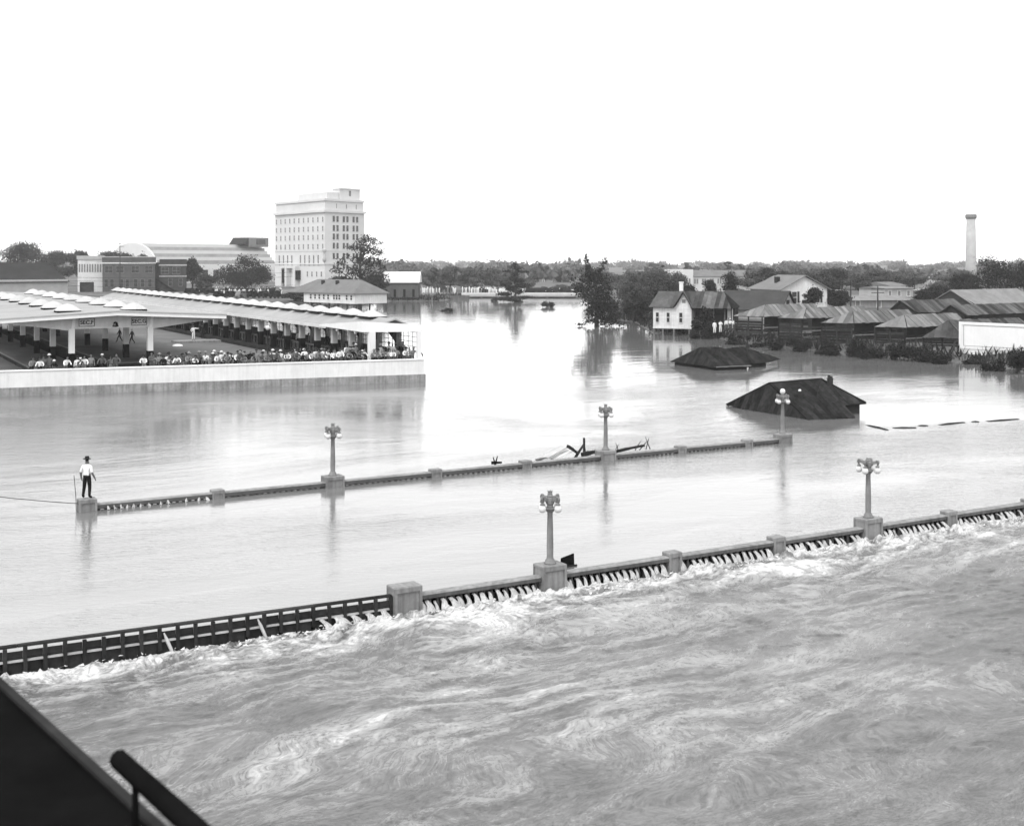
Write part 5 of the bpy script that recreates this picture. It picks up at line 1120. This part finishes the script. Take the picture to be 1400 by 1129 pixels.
# far woods that read as one mass
def woods():
    r = np.random.RandomState(11); cl = []
    for Y, k, hh in ((520, 40, 6.5), (620, 60, 6.5), (850, 110, 7.2), (1250, 150, 7.2), (1700, 190, 7.8), (2350, 240, 8.4)):
        for i in range(k):
            x = r.uniform(-0.6, 0.6) * Y; tp = hh * (0.35 + 1.15 * r.rand() ** 2.2); cl.append((x, Y + r.uniform(-40, 40), 0.8 + tp * 0.5, max(3.5, tp * r.uniform(.5, 1.0)) * (1 + Y / 2500), 9, tp * 0.5))
    return struct(link('far_woods', leaf_cloud('far_woods', cl, 90000, 1.9, M_leaf_hz, 4, 0.2)), 'stuff', 'hazy belt of far woods along the horizon')
woods()
def weeds():
    r = np.random.RandomState(5); poly = np.array(river); vs = []; fs = []
    segs = [(i, 340) for i in range(3, 8)] + [(i, 330) for i in range(10, 20)]
    for i, cnt in segs:
        a, b = poly[i], poly[i + 1]; e = b - a; L = np.hypot(*e); nr = np.array([e[1], -e[0]]) / L
        for _ in range(int(min(cnt, L * 22))):
            q = a + e * r.rand() ; side = abs(r.normal(0, 2.2)) + 0.1; c = q - nr * side
            d_, in_ = river_field(np.array([[c[0]]]), np.array([[c[1]]]))
            if in_[0, 0]: c = q + nr * side
            z = min(1.1, side * 0.3); hgt = r.uniform(0.3, 1.1); o = len(vs); w_ = r.uniform(0.06, 0.2); an = r.uniform(0, 3.1); dx, dy = math.cos(an) * w_, math.sin(an) * w_; lx, ly = r.normal(0, .25, 2)
            vs += [(c[0] - dx, c[1] - dy, z - .1), (c[0] + dx, c[1] + dy, z - .1), (c[0] + lx + dx * .5, c[1] + ly + dy * .5, z + hgt * .7), (c[0] + lx * 1.5, c[1] + ly * 1.5, z + hgt)]; fs.append((o, o + 1, o + 2, o + 3))
    me = bpy.data.meshes.new('bank_weeds'); me.from_pydata(vs, [], fs); me.materials.append(M_grass); return struct(link('bank_weeds', me), 'stuff', 'rough weeds along the edges of the flood')
weeds()

# ================================================================== PEOPLE
def skin_eval(joints, edges, root, sub=1):
    names = list(joints); me = bpy.data.meshes.new('sk'); me.from_pydata([joints[k][0] for k in names], [(names.index(a), names.index(b)) for a, b in edges], [])
    o = bpy.data.objects.new('sk', me); COL.objects.link(o); md = o.modifiers.new('skin', 'SKIN'); md.branch_smoothing = 0.6
    if sub: s = o.modifiers.new('sub', 'SUBSURF'); s.levels = sub; s.render_levels = sub
    for i, k in enumerate(names):
        d = me.skin_vertices[0].data[i]; rr = joints[k][1]; d.radius = rr if hasattr(rr, '__len__') else (rr, rr); d.use_root = (k == root)
    dg = bpy.context.evaluated_depsgraph_get(); dg.update(); ev = bpy.data.meshes.new_from_object(o.evaluated_get(dg)); bpy.data.objects.remove(o); bpy.data.meshes.remove(me); return ev
BONEMAT = {'head': 0, 'top': 1, 'arm': 1, 'fore': 1, 'hand': 0, 'leg': 2, 'foot': 3}
def person_mesh(pose, sub=1, fingers=False, sleeves=True):
    """pose: dict of overrides; faces -Y, feet at z=0, 1.72 m"""
    J = dict(pelvis=((0, 0, .94), (.175, .125)), spine=((0, 0, 1.12), (.165, .12)), chest=((0, 0, 1.31), (.2, .135)), neck=((0, .005, 1.455), .062), jaw=((0, -.015, 1.535), (.062, .07)), head=((0, -.005, 1.63), (.078, .092)), crown=((0, .0, 1.69), (.06, .075)))
    for s, n in ((1, 'l'), (-1, 'r')):
        J.update({'sh' + n: ((.185 * s, .01, 1.385), .075), 'el' + n: ((.245 * s, .03, 1.12), .055), 'wr' + n: ((.26 * s, -.03, .88), .038), 'ha' + n: ((.25 * s, -.05, .79), (.042, .026)),
                  'hi' + n: ((.095 * s, 0, .86), .108), 'kn' + n: ((.11 * s, -.015, .48), .078), 'an' + n: ((.115 * s, .03, .09), .058), 'to' + n: ((.135 * s, -.12, .045), (.045, .034))})
    for k, v in pose.items(): J[k] = (v, J[k][1])
    E_ = [('pelvis', 'spine'), ('spine', 'chest'), ('chest', 'neck'), ('neck', 'jaw'), ('jaw', 'head'), ('head', 'crown')]
    for n in 'lr': E_ += [('chest', 'sh' + n), ('sh' + n, 'el' + n), ('el' + n, 'wr' + n), ('wr' + n, 'ha' + n), ('pelvis', 'hi' + n), ('hi' + n, 'kn' + n), ('kn' + n, 'an' + n), ('an' + n, 'to' + n)]
    me = skin_eval(J, E_, 'pelvis', sub)
    bm = bmesh.new(); bm.from_mesh(me)
    if fingers:                                              # five fingers a hand, each its own curled chain rooted in the palm
        for n, s in (('l', 1), ('r', -1)):
            w_ = Vector(J['wr' + n][0]); h_ = Vector(J['ha' + n][0]); d = (h_ - w_).normalized(); side = Vector((0, 1, 0)); inn = Vector((-s, 0, 0))
            for k, (off, ln, root_) in enumerate(((-.032, .07, .0), (-.012, .08, .0), (.010, .075, .0), (.028, .06, .0), (-.04, .055, -.06))):
                b0 = h_ + side * off + d * root_; q = d * 1.0 + inn * (0.25 if k < 4 else 0.1) + side * (-0.75 if k == 4 else 0)
                p1 = b0 + q.normalized() * ln * .5; p2 = p1 + (q.normalized() + inn * .5).normalized() * ln * .35; p3 = p2 + (q.normalized() + inn * 1.2).normalized() * ln * .3
                fm = skin_eval({'a': (b0, .0095), 'b': (p1, .009), 'c': (p2, .008), 'd': (p3, .007)}, [('a', 'b'), ('b', 'c'), ('c', 'd')], 'a', 1); bm.from_mesh(fm); bpy.data.meshes.remove(fm)
        for x in (-1, 1):                                    # ears and nose
            fm = skin_eval({'a': ((x * .07, .0, 1.6), .012), 'b': ((x * .088, .012, 1.625), .02)}, [('a', 'b')], 'a', 1); bm.from_mesh(fm); bpy.data.meshes.remove(fm)
        fm = skin_eval({'a': ((0, -.085, 1.625), .01), 'b': ((0, -.115, 1.585), .016)}, [('a', 'b')], 'a', 1); bm.from_mesh(fm); bpy.data.meshes.remove(fm)
    segs = []
    for a, b in E_:
        if a[:2] in ('el',) : kind = 'fore' if sleeves else 'hand'
        elif a[:2] == 'wr': kind = 'hand'
        elif a in ('neck', 'jaw', 'head'): kind = 'head'
        elif a[:2] in ('hi', 'kn') or b[:2] == 'hi': kind = 'leg'
        elif a[:2] == 'an': kind = 'foot'
        else: kind = 'top'
        segs.append((Vector(J[a][0]), Vector(J[b][0]), BONEMAT[kind]))
    for f in bm.faces:
        c = f.calc_center_median(); best = (9, 0)
        for a, b, k in segs:
            t = max(0, min(1, (c - a).dot(b - a) / (b - a).length_squared)); dd = (c - a.lerp(b, t)).length
            if dd < best[0]: best = (dd, k)
        k = best[1]
        if k == 1 and c.z < J['pelvis'][0][2] + 0.06 and abs(c.x) < 0.2: k = 2
        hd = Vector(J['head'][0])
        if k == 0 and (c - hd).length < 0.16 and (c.z > hd.z + 0.045 or (c.y > hd.y + 0.03 and c.z > hd.z - 0.05)): k = 4
        f.material_index = k; f.smooth = True
    me.materials.clear()
    for m in (M_skin, M_shirtw, M_clothd, M_black, M_hair): me.materials.append(m)
    bm.to_mesh(me); bm.free(); me.name = 'person'; return me
POSES = {}
POSES['stand'] = dict()
POSES['lean'] = dict(spine=(0, -.07, 1.10), chest=(0, -.19, 1.24), neck=(0, -.27, 1.37), jaw=(0, -.31, 1.43), head=(0, -.315, 1.53), crown=(0, -.315, 1.59), shl=(.185, -.2, 1.31), shr=(-.185, -.2, 1.31), ell=(.27, -.33, 1.08), elr=(-.27, -.33, 1.08), wrl=(.12, -.48, 1.0), wrr=(-.12, -.48, 1.0), hal=(.04, -.5, 1.0), har=(-.04, -.52, 1.02))
POSES['lean2'] = dict(spine=(.02, -.05, 1.11), chest=(.05, -.13, 1.27), neck=(.06, -.19, 1.41), jaw=(.08, -.23, 1.48), head=(.085, -.23, 1.575), crown=(.09, -.225, 1.635), shl=(.24, -.12, 1.34), shr=(-.13, -.16, 1.34), ell=(.36, -.2, 1.12), elr=(-.22, -.3, 1.10), wrl=(.33, -.42, 1.01), wrr=(-.2, -.5, 1.0), hal=(.3, -.49, 1.0), har=(-.16, -.57, 1.0))
POSES['folded'] = dict(ell=(.25, -.08, 1.12), elr=(-.25, -.08, 1.12), wrl=(.06, -.2, 1.16), wrr=(-.06, -.22, 1.13), hal=(-.02, -.2, 1.18), har=(.02, -.22, 1.15))
POSES['walk'] = dict(hil=(.09, -.02, .86), hir=(-.09, .02, .86), knl=(.1, -.22, .5), knr=(-.1, .1, .48), anl=(.1, -.33, .1), anr=(-.1, .36, .13), tol=(.11, -.47, .07), tor=(-.12, .25, .05), ell=(.23, .12, 1.13), elr=(-.23, -.1, 1.12), wrl=(.24, .16, .9), wrr=(-.24, -.24, .92), hal=(.24, .15, .82), har=(-.24, -.3, .85))
POSES['point'] = dict(ell=(.36, -.22, 1.34), wrl=(.46, -.44, 1.36), hal=(.5, -.53, 1.37), elr=(-.3, .05, 1.14), wrr=(-.22, -.06, .98), har=(-.17, -.08, .95))
PM = {k: person_mesh(v) for k, v in POSES.items()}
def hat_mesh(kind):
    b = MB()
    if kind == 'fedora': b.lathe([(0.15, 0.0), (0.175, 0.022), (0.172, 0.032), (0.095, 0.03), (0.088, 0.10), (0.07, 0.13), (0.02, 0.115)], 14)
    elif kind == 'boater': b.lathe([(0.15, 0.0), (0.15, 0.014), (0.092, 0.016), (0.092, 0.09), (0.088, 0.095)], 14)
    else: b.lathe([(0.10, 0.0), (0.115, 0.03), (0.10, 0.065), (0.03, 0.075)], 12); b.box(-0.07, 0.07, -0.17, -0.08, 0.0, 0.015)
    return b.mesh('hat', M_felt if kind != 'boater' else M_straw, True)
HATS = {k: hat_mesh(k) for k in ('fedora', 'boater', 'cap')}
HATZ = {k: Vector(POSES[k].get('head', (0, -.005, 1.63))) + Vector((0, .005, .045)) for k in POSES}
TOPN = {'w': (M_shirtw, 'white shirt'), 'g': (M_shirtg, 'grey shirt'), 'd': (M_clothd, 'dark suit'), 'm': (M_clothm, 'dark grey jacket')}
HATN = {'fedora': 'dark brimmed hat', 'boater': 'pale straw hat', 'cap': 'flat cap', None: 'no hat'}
def person(pose, loc, rz, top, leg, hat, label, group=None, scale=1.0):
    t = thing('person', label, 'person', loc, rz, group); o = link('body', PM[pose], t)
    for i, m in ((1, TOPN[top][0]), (2, leg)): o.material_slots[i].link = 'OBJECT'; o.material_slots[i].material = m
    if hat:
        h = link('hat', HATS[hat], t, HATZ[pose]); h.rotation_euler = (RNG.uniform(-.1, .25), 0, 0)
        if hat == 'fedora' and RNG.random() < 0.3: h.material_slots[0].link = 'OBJECT'; h.material_slots[0].material = M_shirtg if pose != 'hero' else M_felt
    t.scale = (scale,) * 3; return t
# onlookers at the market wall: (column in the photo, shirt, hat, pose)
wall_u = [42, 52, 62, 70, 76, 90, 104, 112, 116, 127, 141, 150, 160, 200, 208, 214, 219, 224, 229, 234, 239, 245, 250, 256, 262, 268, 274, 281, 288, 293, 300, 307, 314, 319, 326, 332, 341, 347, 356, 362, 371, 378, 384, 390, 396, 402, 408, 414, 420, 427, 433, 438, 444, 450, 456, 462, 468, 474, 480, 486, 493, 500, 515, 521, 528, 535, 541, 548, 555, 562, 569, 574] + [217, 231, 242, 253, 259, 271, 284, 297, 303, 310, 317, 329, 336, 351, 367, 375, 387, 399, 405, 411, 424, 441, 447, 459, 471, 483, 490, 497, 518, 525, 532, 545, 558, 566]
wall_u.sort()
rr = random.Random(42)
for i, u in enumerate(wall_u):
    u += rr.uniform(-2.8, 2.8); k = (u - 700) / CF; a = WC; tt = (k * a.y - a.x) / (WD.x - k * WD.y); q = a + WD * tt; p = q + Vector((-WD.y, WD.x, 0)) * rr.uniform(0.75, 0.95); p.z = YZ + 0.12
    pose = rr.choice(['lean', 'lean', 'lean2', 'lean2', 'folded', 'stand']); top = rr.choice('wwwggdmm'); hat = rr.choice(['fedora', 'fedora', 'boater', 'cap', None, None]); leg = rr.choice([M_clothd, M_clothm, M_shirtg])
    if pose in ('folded', 'stand'): p += Vector((-WD.y, WD.x, 0)) * 0.2
    person(pose, p, WRZ + rr.uniform(-.4, .4), top, leg, hat, 'onlooker, %s, %s, at the market wall, %s from the %s' % (TOPN[top][1], HATN[hat], nth(i + 1) if i < 55 else nth(len(wall_u) - i), 'left' if i < 55 else 'right'), 'onlookers at the market wall', rr.uniform(0.88, 1.1))
# second row and people in the long shed
for i, u in enumerate(sorted([rr.uniform(225, 390) for _ in range(6)] + [rr.uniform(395, 572) for _ in range(26)])):
    k = (u - 700) / CF; a = WC + Vector((-WD.y, WD.x, 0)) * rr.uniform(1.7, 4.2); tt = (k * a.y - a.x) / (WD.x - k * WD.y); p = a + WD * tt; p.z = YZ + (0.3 if u > 470 else 0.0)
    if (p - WC).dot(WD) > -0.8: p -= WD * 1.0
    top = rr.choice('wwgddm'); hat = rr.choice(['fedora', 'boater', 'fedora', None, 'cap'])
    person(rr.choice(['stand', 'folded', 'stand']), p, WRZ + rr.uniform(-.6, .6), top, rr.choice([M_clothd, M_clothm]), hat, 'person, %s, %s, behind the wall onlookers, %s from the left' % (TOPN[top][1], HATN[hat], nth(i + 1)), 'people standing behind the wall onlookers', rr.uniform(.95, 1.08))
for i in range(14):
    p = Wm @ Vector((rr.uniform(1.6, FX - 0.6), 6 + i * 2.6 + rr.uniform(-1, 1), 0)); p.z = YZ + 0.3; top = rr.choice('wgddm'); hat = rr.choice(['fedora', 'boater', None])
    person(rr.choice(['stand', 'folded', 'walk']), p, rr.uniform(0, 6.3), top, M_clothd, hat, 'person, %s, %s, under the long shed, %s back from the water' % (TOPN[top][1], HATN[hat], nth(i + 1)), 'people under the long shed', rr.uniform(.95, 1.08))
person('walk', P(163.5, 467.5, YZ), -1.1, 'd', M_clothd, 'cap', 'man in dark suit striding under the sign boards, left of the pair'); person('walk', P(180.5, 470, YZ), -0.9, 'd', M_clothd, None, 'bareheaded man in dark suit striding under the sign boards, right of the pair')
person('point', Vector((0, 0, .22)) + P(264.5, 467.5, YZ), 0.7, 'w', M_shirtw, None, 'man all in white pointing from the yard island'); person('stand', Vector((0, 0, .22)) + P(277.5, 466, YZ), 0.3, 'd', M_clothd, 'fedora', 'man in dark clothes standing on the yard island')
fx = at(157.5, 105.6, zat(447, 105.6)); tg = thing('hanging_bell', 'dark hanging fixture below the shed gable between the section boards', 'fixture', fx)
MB().lathe([(.1, .0), (.3, .05), (.26, .18), (.2, .4), (.08, .5)], 10).build('bell', M_black, tg, True); MB().tube([(0, 0, .5), (0, 0, .95)], [.09, .05], 6).build('hanger', M_black, tg); MB().lathe([(.12, .12), (.12, .3)], 8, (0, -.2, 0)).build('face', M_mid, tg)
for i, (u, v, top) in enumerate(((977, 456, 'w'), (985, 455, 'w'), (993, 453, 'w'), (998.5, 453, 'w'), (1004, 453, 'w'), (996, 451, 'g'))):
    person(('stand', 'folded')[i % 2], P(u, v, 0.95), 0.3, top, M_shirtw if i < 2 else M_clothm, 'boater' if i == 3 else None, 'onlooker in %s by the porch of the pile house, %s from the left' % (TOPN[top][1], nth((1, 2, 3, 5, 6, 4)[i])), 'onlookers by the pile house')
# ---- the man on the end of the far balustrade, seen from behind
PM['hero'] = person_mesh(dict(anl=(.17, .04, .09), tol=(.21, -.11, .045), anr=(-.13, .03, .09), tor=(-.17, -.12, .045), knl=(.14, -.01, .48), knr=(-.12, -.015, .48), ell=(.27, .05, 1.12), elr=(-.26, .05, 1.12), wrl=(.27, .02, .89), wrr=(-.32, -.05, .9), hal=(.265, 0, .80), har=(-.35, -.08, .82)), 2, True, False)
HATZ['hero'] = Vector((0, .0, 1.665))
hp = SN(FP[0][0] - 0.0, FAR_N, 0.52)
man = person('hero', hp, math.pi - 0.25, 'w', M_clothd, 'fedora', 'man in white shirt, dark trousers and hat standing on the drowned balustrade end', None, 1.0)
tag(MB().tube([hp + Vector((-.50, -.15, 1.0)), hp + Vector((-.44, -.1, .1)), hp + Vector((-.42, -.1, -.7))], [.012, .014, .014], 6).build('pole_stick', M_timber), 'thin stick upright in the water beside the man on the balustrade', 'stick')
a = SN(FP[0][0] - 0.36, FAR_N, 0.33); tag(MB().tube([a + Vector((0, 0, .0)), a + Vector((-1.2, .1, .06)), a + Vector((-3, .2, .2)), a + Vector((-9, .6, .9))], 0.016, 5).build('guy_rope', M_cable), 'rope stretched from the balustrade end towards the left edge', 'rope')

# ================================================================== PARKED CARS AND FAR CROWD
def car_mesh():
    b = MB(); side = [(-2.0, .35), (2.0, .35), (2.05, .75), (1.95, 1.05), (.75, 1.12), (.6, 1.75), (.4, 1.82), (-1.35, 1.82), (-1.6, 1.7), (-1.75, 1.1), (-2.05, .9)]
    b.prism([(x, -.72, z) for x, z in side], (0, 1.44, 0)); b.mat(1)
    for x0, x1 in ((.02, .5), (-.62, -.08), (-1.3, -.74)): b.box(x0, x1, -.735, -.721, 1.2, 1.65).box(x0, x1, .721, .735, 1.2, 1.65)
    b.box(.6, .76, -.6, .6, 1.18, 1.7); b.mat(2)
    for x in (-1.3, 1.35):
        for y in (-.78, .78): b.tube([(x, y - .08, .38), (x, y + .08, .38)], .38, 12)
        for y in (-.9, .72): b.prism([(x - .55, y, .5), (x - .35, y, .85), (x + .3, y, .85), (x + .55, y, .55), (x + .3, y, .75), (x - .3, y, .75)], (0, .18, 0))
    b.mat(3).tube([(2.0, -.45, .95), (2.12, -.45, .95)], .13, 8).tube([(2.0, .45, .95), (2.12, .45, .95)], .13, 8)
    return b.mesh('parked_car', [M_black, M_glass, M_dark, M_white])
CAR = car_mesh(); CAR2 = CAR.copy(); CAR2.materials[0] = M_mid
k = 0
for row, (Y, us) in enumerate(((352, (262, 276, 289, 303, 316, 330, 345, 358, 372)), (318, (300, 316, 331, 347, 362, 378, 392)))):
    for u in us:
        k += 1; p = G(u, Y + rr.uniform(-3, 3)); tag(link('parked_car', CAR2 if k % 4 == 0 else CAR, None, p, rr.uniform(-.5, .5) + (1.2 if row else .3)), '%s boxy sedan parked behind the sheds, %s from left in the %s row' % ('grey' if k % 4 == 0 else 'black', nth(us.index(u) + 1), ('far', 'near')[row]), 'car', 'cars parked behind the market')
for i, u in enumerate((727, 737, 746, 757, 766, 776)):
    p = at(u, 366, 0.9); tag(link('parked_car', CAR, None, p, rr.uniform(-.2, .2)), 'dark car on the far causeway, %s from the left' % nth(i + 1), 'car', 'cars on the causeway')
def crowd(name, label, spots, seed):
    r = random.Random(seed); b = MB()
    for u, Y, z in spots:
        p = at(u, Y, z) if z is not None else G(u, Y); h = r.uniform(1.5, 1.8); b.mat(r.choice([0, 0, 1])); b.lathe([(.12, 0), (.15, .45 * h / 1.7), (.2, .9 * h / 1.7), (.24, 1.35 * h / 1.7), (.1, 1.45 * h / 1.7)], 6, p); b.mat(2 if r.random() < .5 else 0).lathe([(.06, 1.44 * h / 1.7), (.12, 1.55 * h / 1.7), (.1, 1.68 * h / 1.7), (.03, 1.72 * h / 1.7)], 6, p)
    return struct(b.build(name, [M_shirtw, M_clothd, M_skin]), 'stuff', label)
crowd('distant_crowd', 'far crowd standing around the parked cars under the oak', [(rr.uniform(292, 388), rr.uniform(325, 385), None) for _ in range(90)], 3)
crowd('distant_crowd', 'far crowd along the causeway and far shore', [(rr.uniform(572, 700), rr.uniform(368, 380), None) for _ in range(80)] + [(rr.uniform(640, 785), 366 + rr.uniform(-1, 4), .9) for _ in range(40)], 8)

# ================================================================== DRIFTWOOD AND LOOSE THINGS
s0 = s_of(778, NEAR_N + 0.9); p = SN(s0, NEAR_N + 0.9, 0.05); tg = thing('floating_board', 'dark tilted board caught behind the near balustrade beside the lamp', 'board', p, BRZ)
MB().prism([(-.36, 0, -.35), (.30, .1, -.35), (.24, .05, .36), (-.34, -.05, .28)], (0.01, .07, 0)).build('panel', M_black, tg); MB().box(-.36, .3, -.06, -.01, -.06, -.0).build('batten', M_dark, tg)
def drift(label, u0, z0, u1, z1, n, w_, th, m, dn=0.0):
    a, c = SN(s_of(u0, n), n, z0), SN(s_of(u1, n + dn), n + dn, z1); b = MB(); md = a.lerp(c, .5) + Vector((0, 0, .02)); b.beam(a, md, w_, th); b.beam(md, c, w_ * .85, th * .8); return tag(b.build('driftwood', m), label, 'driftwood', 'driftwood against the far balustrade')
F2 = FAR_N + 0.75
drift('pale long plank sloping up towards the driftwood post', 735, .1, 776, .7, F2, .5, .05, M_timber_l, .6); drift('pale broad board lying on the slope of driftwood', 752, .12, 783, .5, F2 + .4, .7, .05, M_white, .1); drift('dark beam slanting down left of the upright driftwood post', 776, .78, 790, .3, F2, .14, .14, M_timber, .2)
drift('upright driftwood post standing left of the middle far lamp', 799, -.1, 798.5, 1.08, F2 + .3, .2, .14, M_timber); drift('dark strut leaning against the upright driftwood post', 786, .05, 798, .72, F2 + .2, .12, .1, M_timber, .1); drift('dark log lying behind the far balustrade right of the driftwood post', 796, .24, 816, .34, F2, .26, .2, M_timber)
drift('low pale plank floating at the left of the driftwood', 733, .2, 748, .26, F2, .2, .06, M_plank_l); drift('thin branch heap right of the middle far lamp', 838, .22, 880, .34, F2, .22, .12, M_timber, .5)
for i, (u, l) in enumerate(((840, 3), (846, -2), (868, 4), (874, 6), (883, 2), (889, -3))):
    a = SN(s_of(u, F2), F2, .2); tag(MB().tube([a, a + Vector((l * .04, 0, .28)), a + Vector((l * .09, .05, .45 + .05 * i))], [.03, .025, .01], 5).build('branch', M_timber), '%s broken twig sticking up behind the far balustrade right of the middle lamp' % nth(i + 1), 'branch', 'twigs behind the far balustrade')
a = SN(s_of(677, F2), F2, .15); b = MB(); b.tube([a, a + Vector((-.1, 0, .4))], [.06, .02], 5).tube([a, a + Vector((.12, 0, .45))], [.06, .02], 5).tube([a + Vector((-.2, 0, .1)), a + Vector((.35, 0, .12))], [.09, .05], 6)
tag(b.build('driftwood', M_black), 'small black snag behind the far balustrade midway between two lamps', 'driftwood', 'driftwood against the far balustrade')
for i, (u0, v0, u1, v1) in enumerate(((1186, 582, 1213, 588.5), (1221, 586, 1252, 585.5), (1256, 583, 1268, 582.5), (1285, 582, 1318, 578), (1329, 577, 1338, 577.5), (1350, 577, 1392, 573.5))):
    a, c = P(u0, v0, -.045), P(u1, v1, -.03); tag(MB().beam(a, a.lerp(c, .5) + Vector((0, 0, .03)), .3, .12).beam(a.lerp(c, .5) + Vector((0, 0, .03)), c, .22, .12).build('ripple_strip', M_plank), 'dark strip standing for the ripple line at right beyond the last lamp, %s from it' % nth(i + 1), 'plank', 'ripple strips at the right')  # dark strips standing in for a ripple line on the water
# ================================================================== the ledge the camera looks over
e0, e1 = P(20, 950, 7.4), P(215, 1127, 7.4); d = (e1 - e0).normalized(); o_ = Vector((-d.y, d.x, 0)); o_ = -o_ if o_.x > 0 else o_
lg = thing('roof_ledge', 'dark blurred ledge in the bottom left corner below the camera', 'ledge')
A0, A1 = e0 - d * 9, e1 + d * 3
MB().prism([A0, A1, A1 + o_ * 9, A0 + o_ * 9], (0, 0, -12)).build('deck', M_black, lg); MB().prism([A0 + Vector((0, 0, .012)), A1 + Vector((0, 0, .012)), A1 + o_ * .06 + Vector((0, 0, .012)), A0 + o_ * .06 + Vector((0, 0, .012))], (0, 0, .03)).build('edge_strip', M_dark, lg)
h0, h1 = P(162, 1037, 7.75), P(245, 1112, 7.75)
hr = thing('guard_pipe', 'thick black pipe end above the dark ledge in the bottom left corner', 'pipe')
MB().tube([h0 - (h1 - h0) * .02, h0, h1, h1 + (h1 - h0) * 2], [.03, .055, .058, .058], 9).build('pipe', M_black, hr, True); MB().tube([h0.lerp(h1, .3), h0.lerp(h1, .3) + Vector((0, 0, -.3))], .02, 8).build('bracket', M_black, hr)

# ================================================================== THE AIR
HZ = 0.00016
def haze():
    m = bpy.data.materials.new('haze_air'); m.use_nodes = True; t = m.node_tree; t.nodes.clear(); o = t.nodes.new('ShaderNodeOutputMaterial'); v = t.nodes.new('ShaderNodeVolumePrincipled')
    v.inputs['Color'].default_value = (.97, .97, .97, 1); v.inputs['Density'].default_value = HZ; v.inputs['Anisotropy'].default_value = 0.2; t.links.new(v.outputs[0], o.inputs['Volume'])
    return struct(MB().box(-2550, 2550, -650, 2750, -4, 40).build('haze', m), 'stuff', 'pale even haze over the flooded city')
haze()
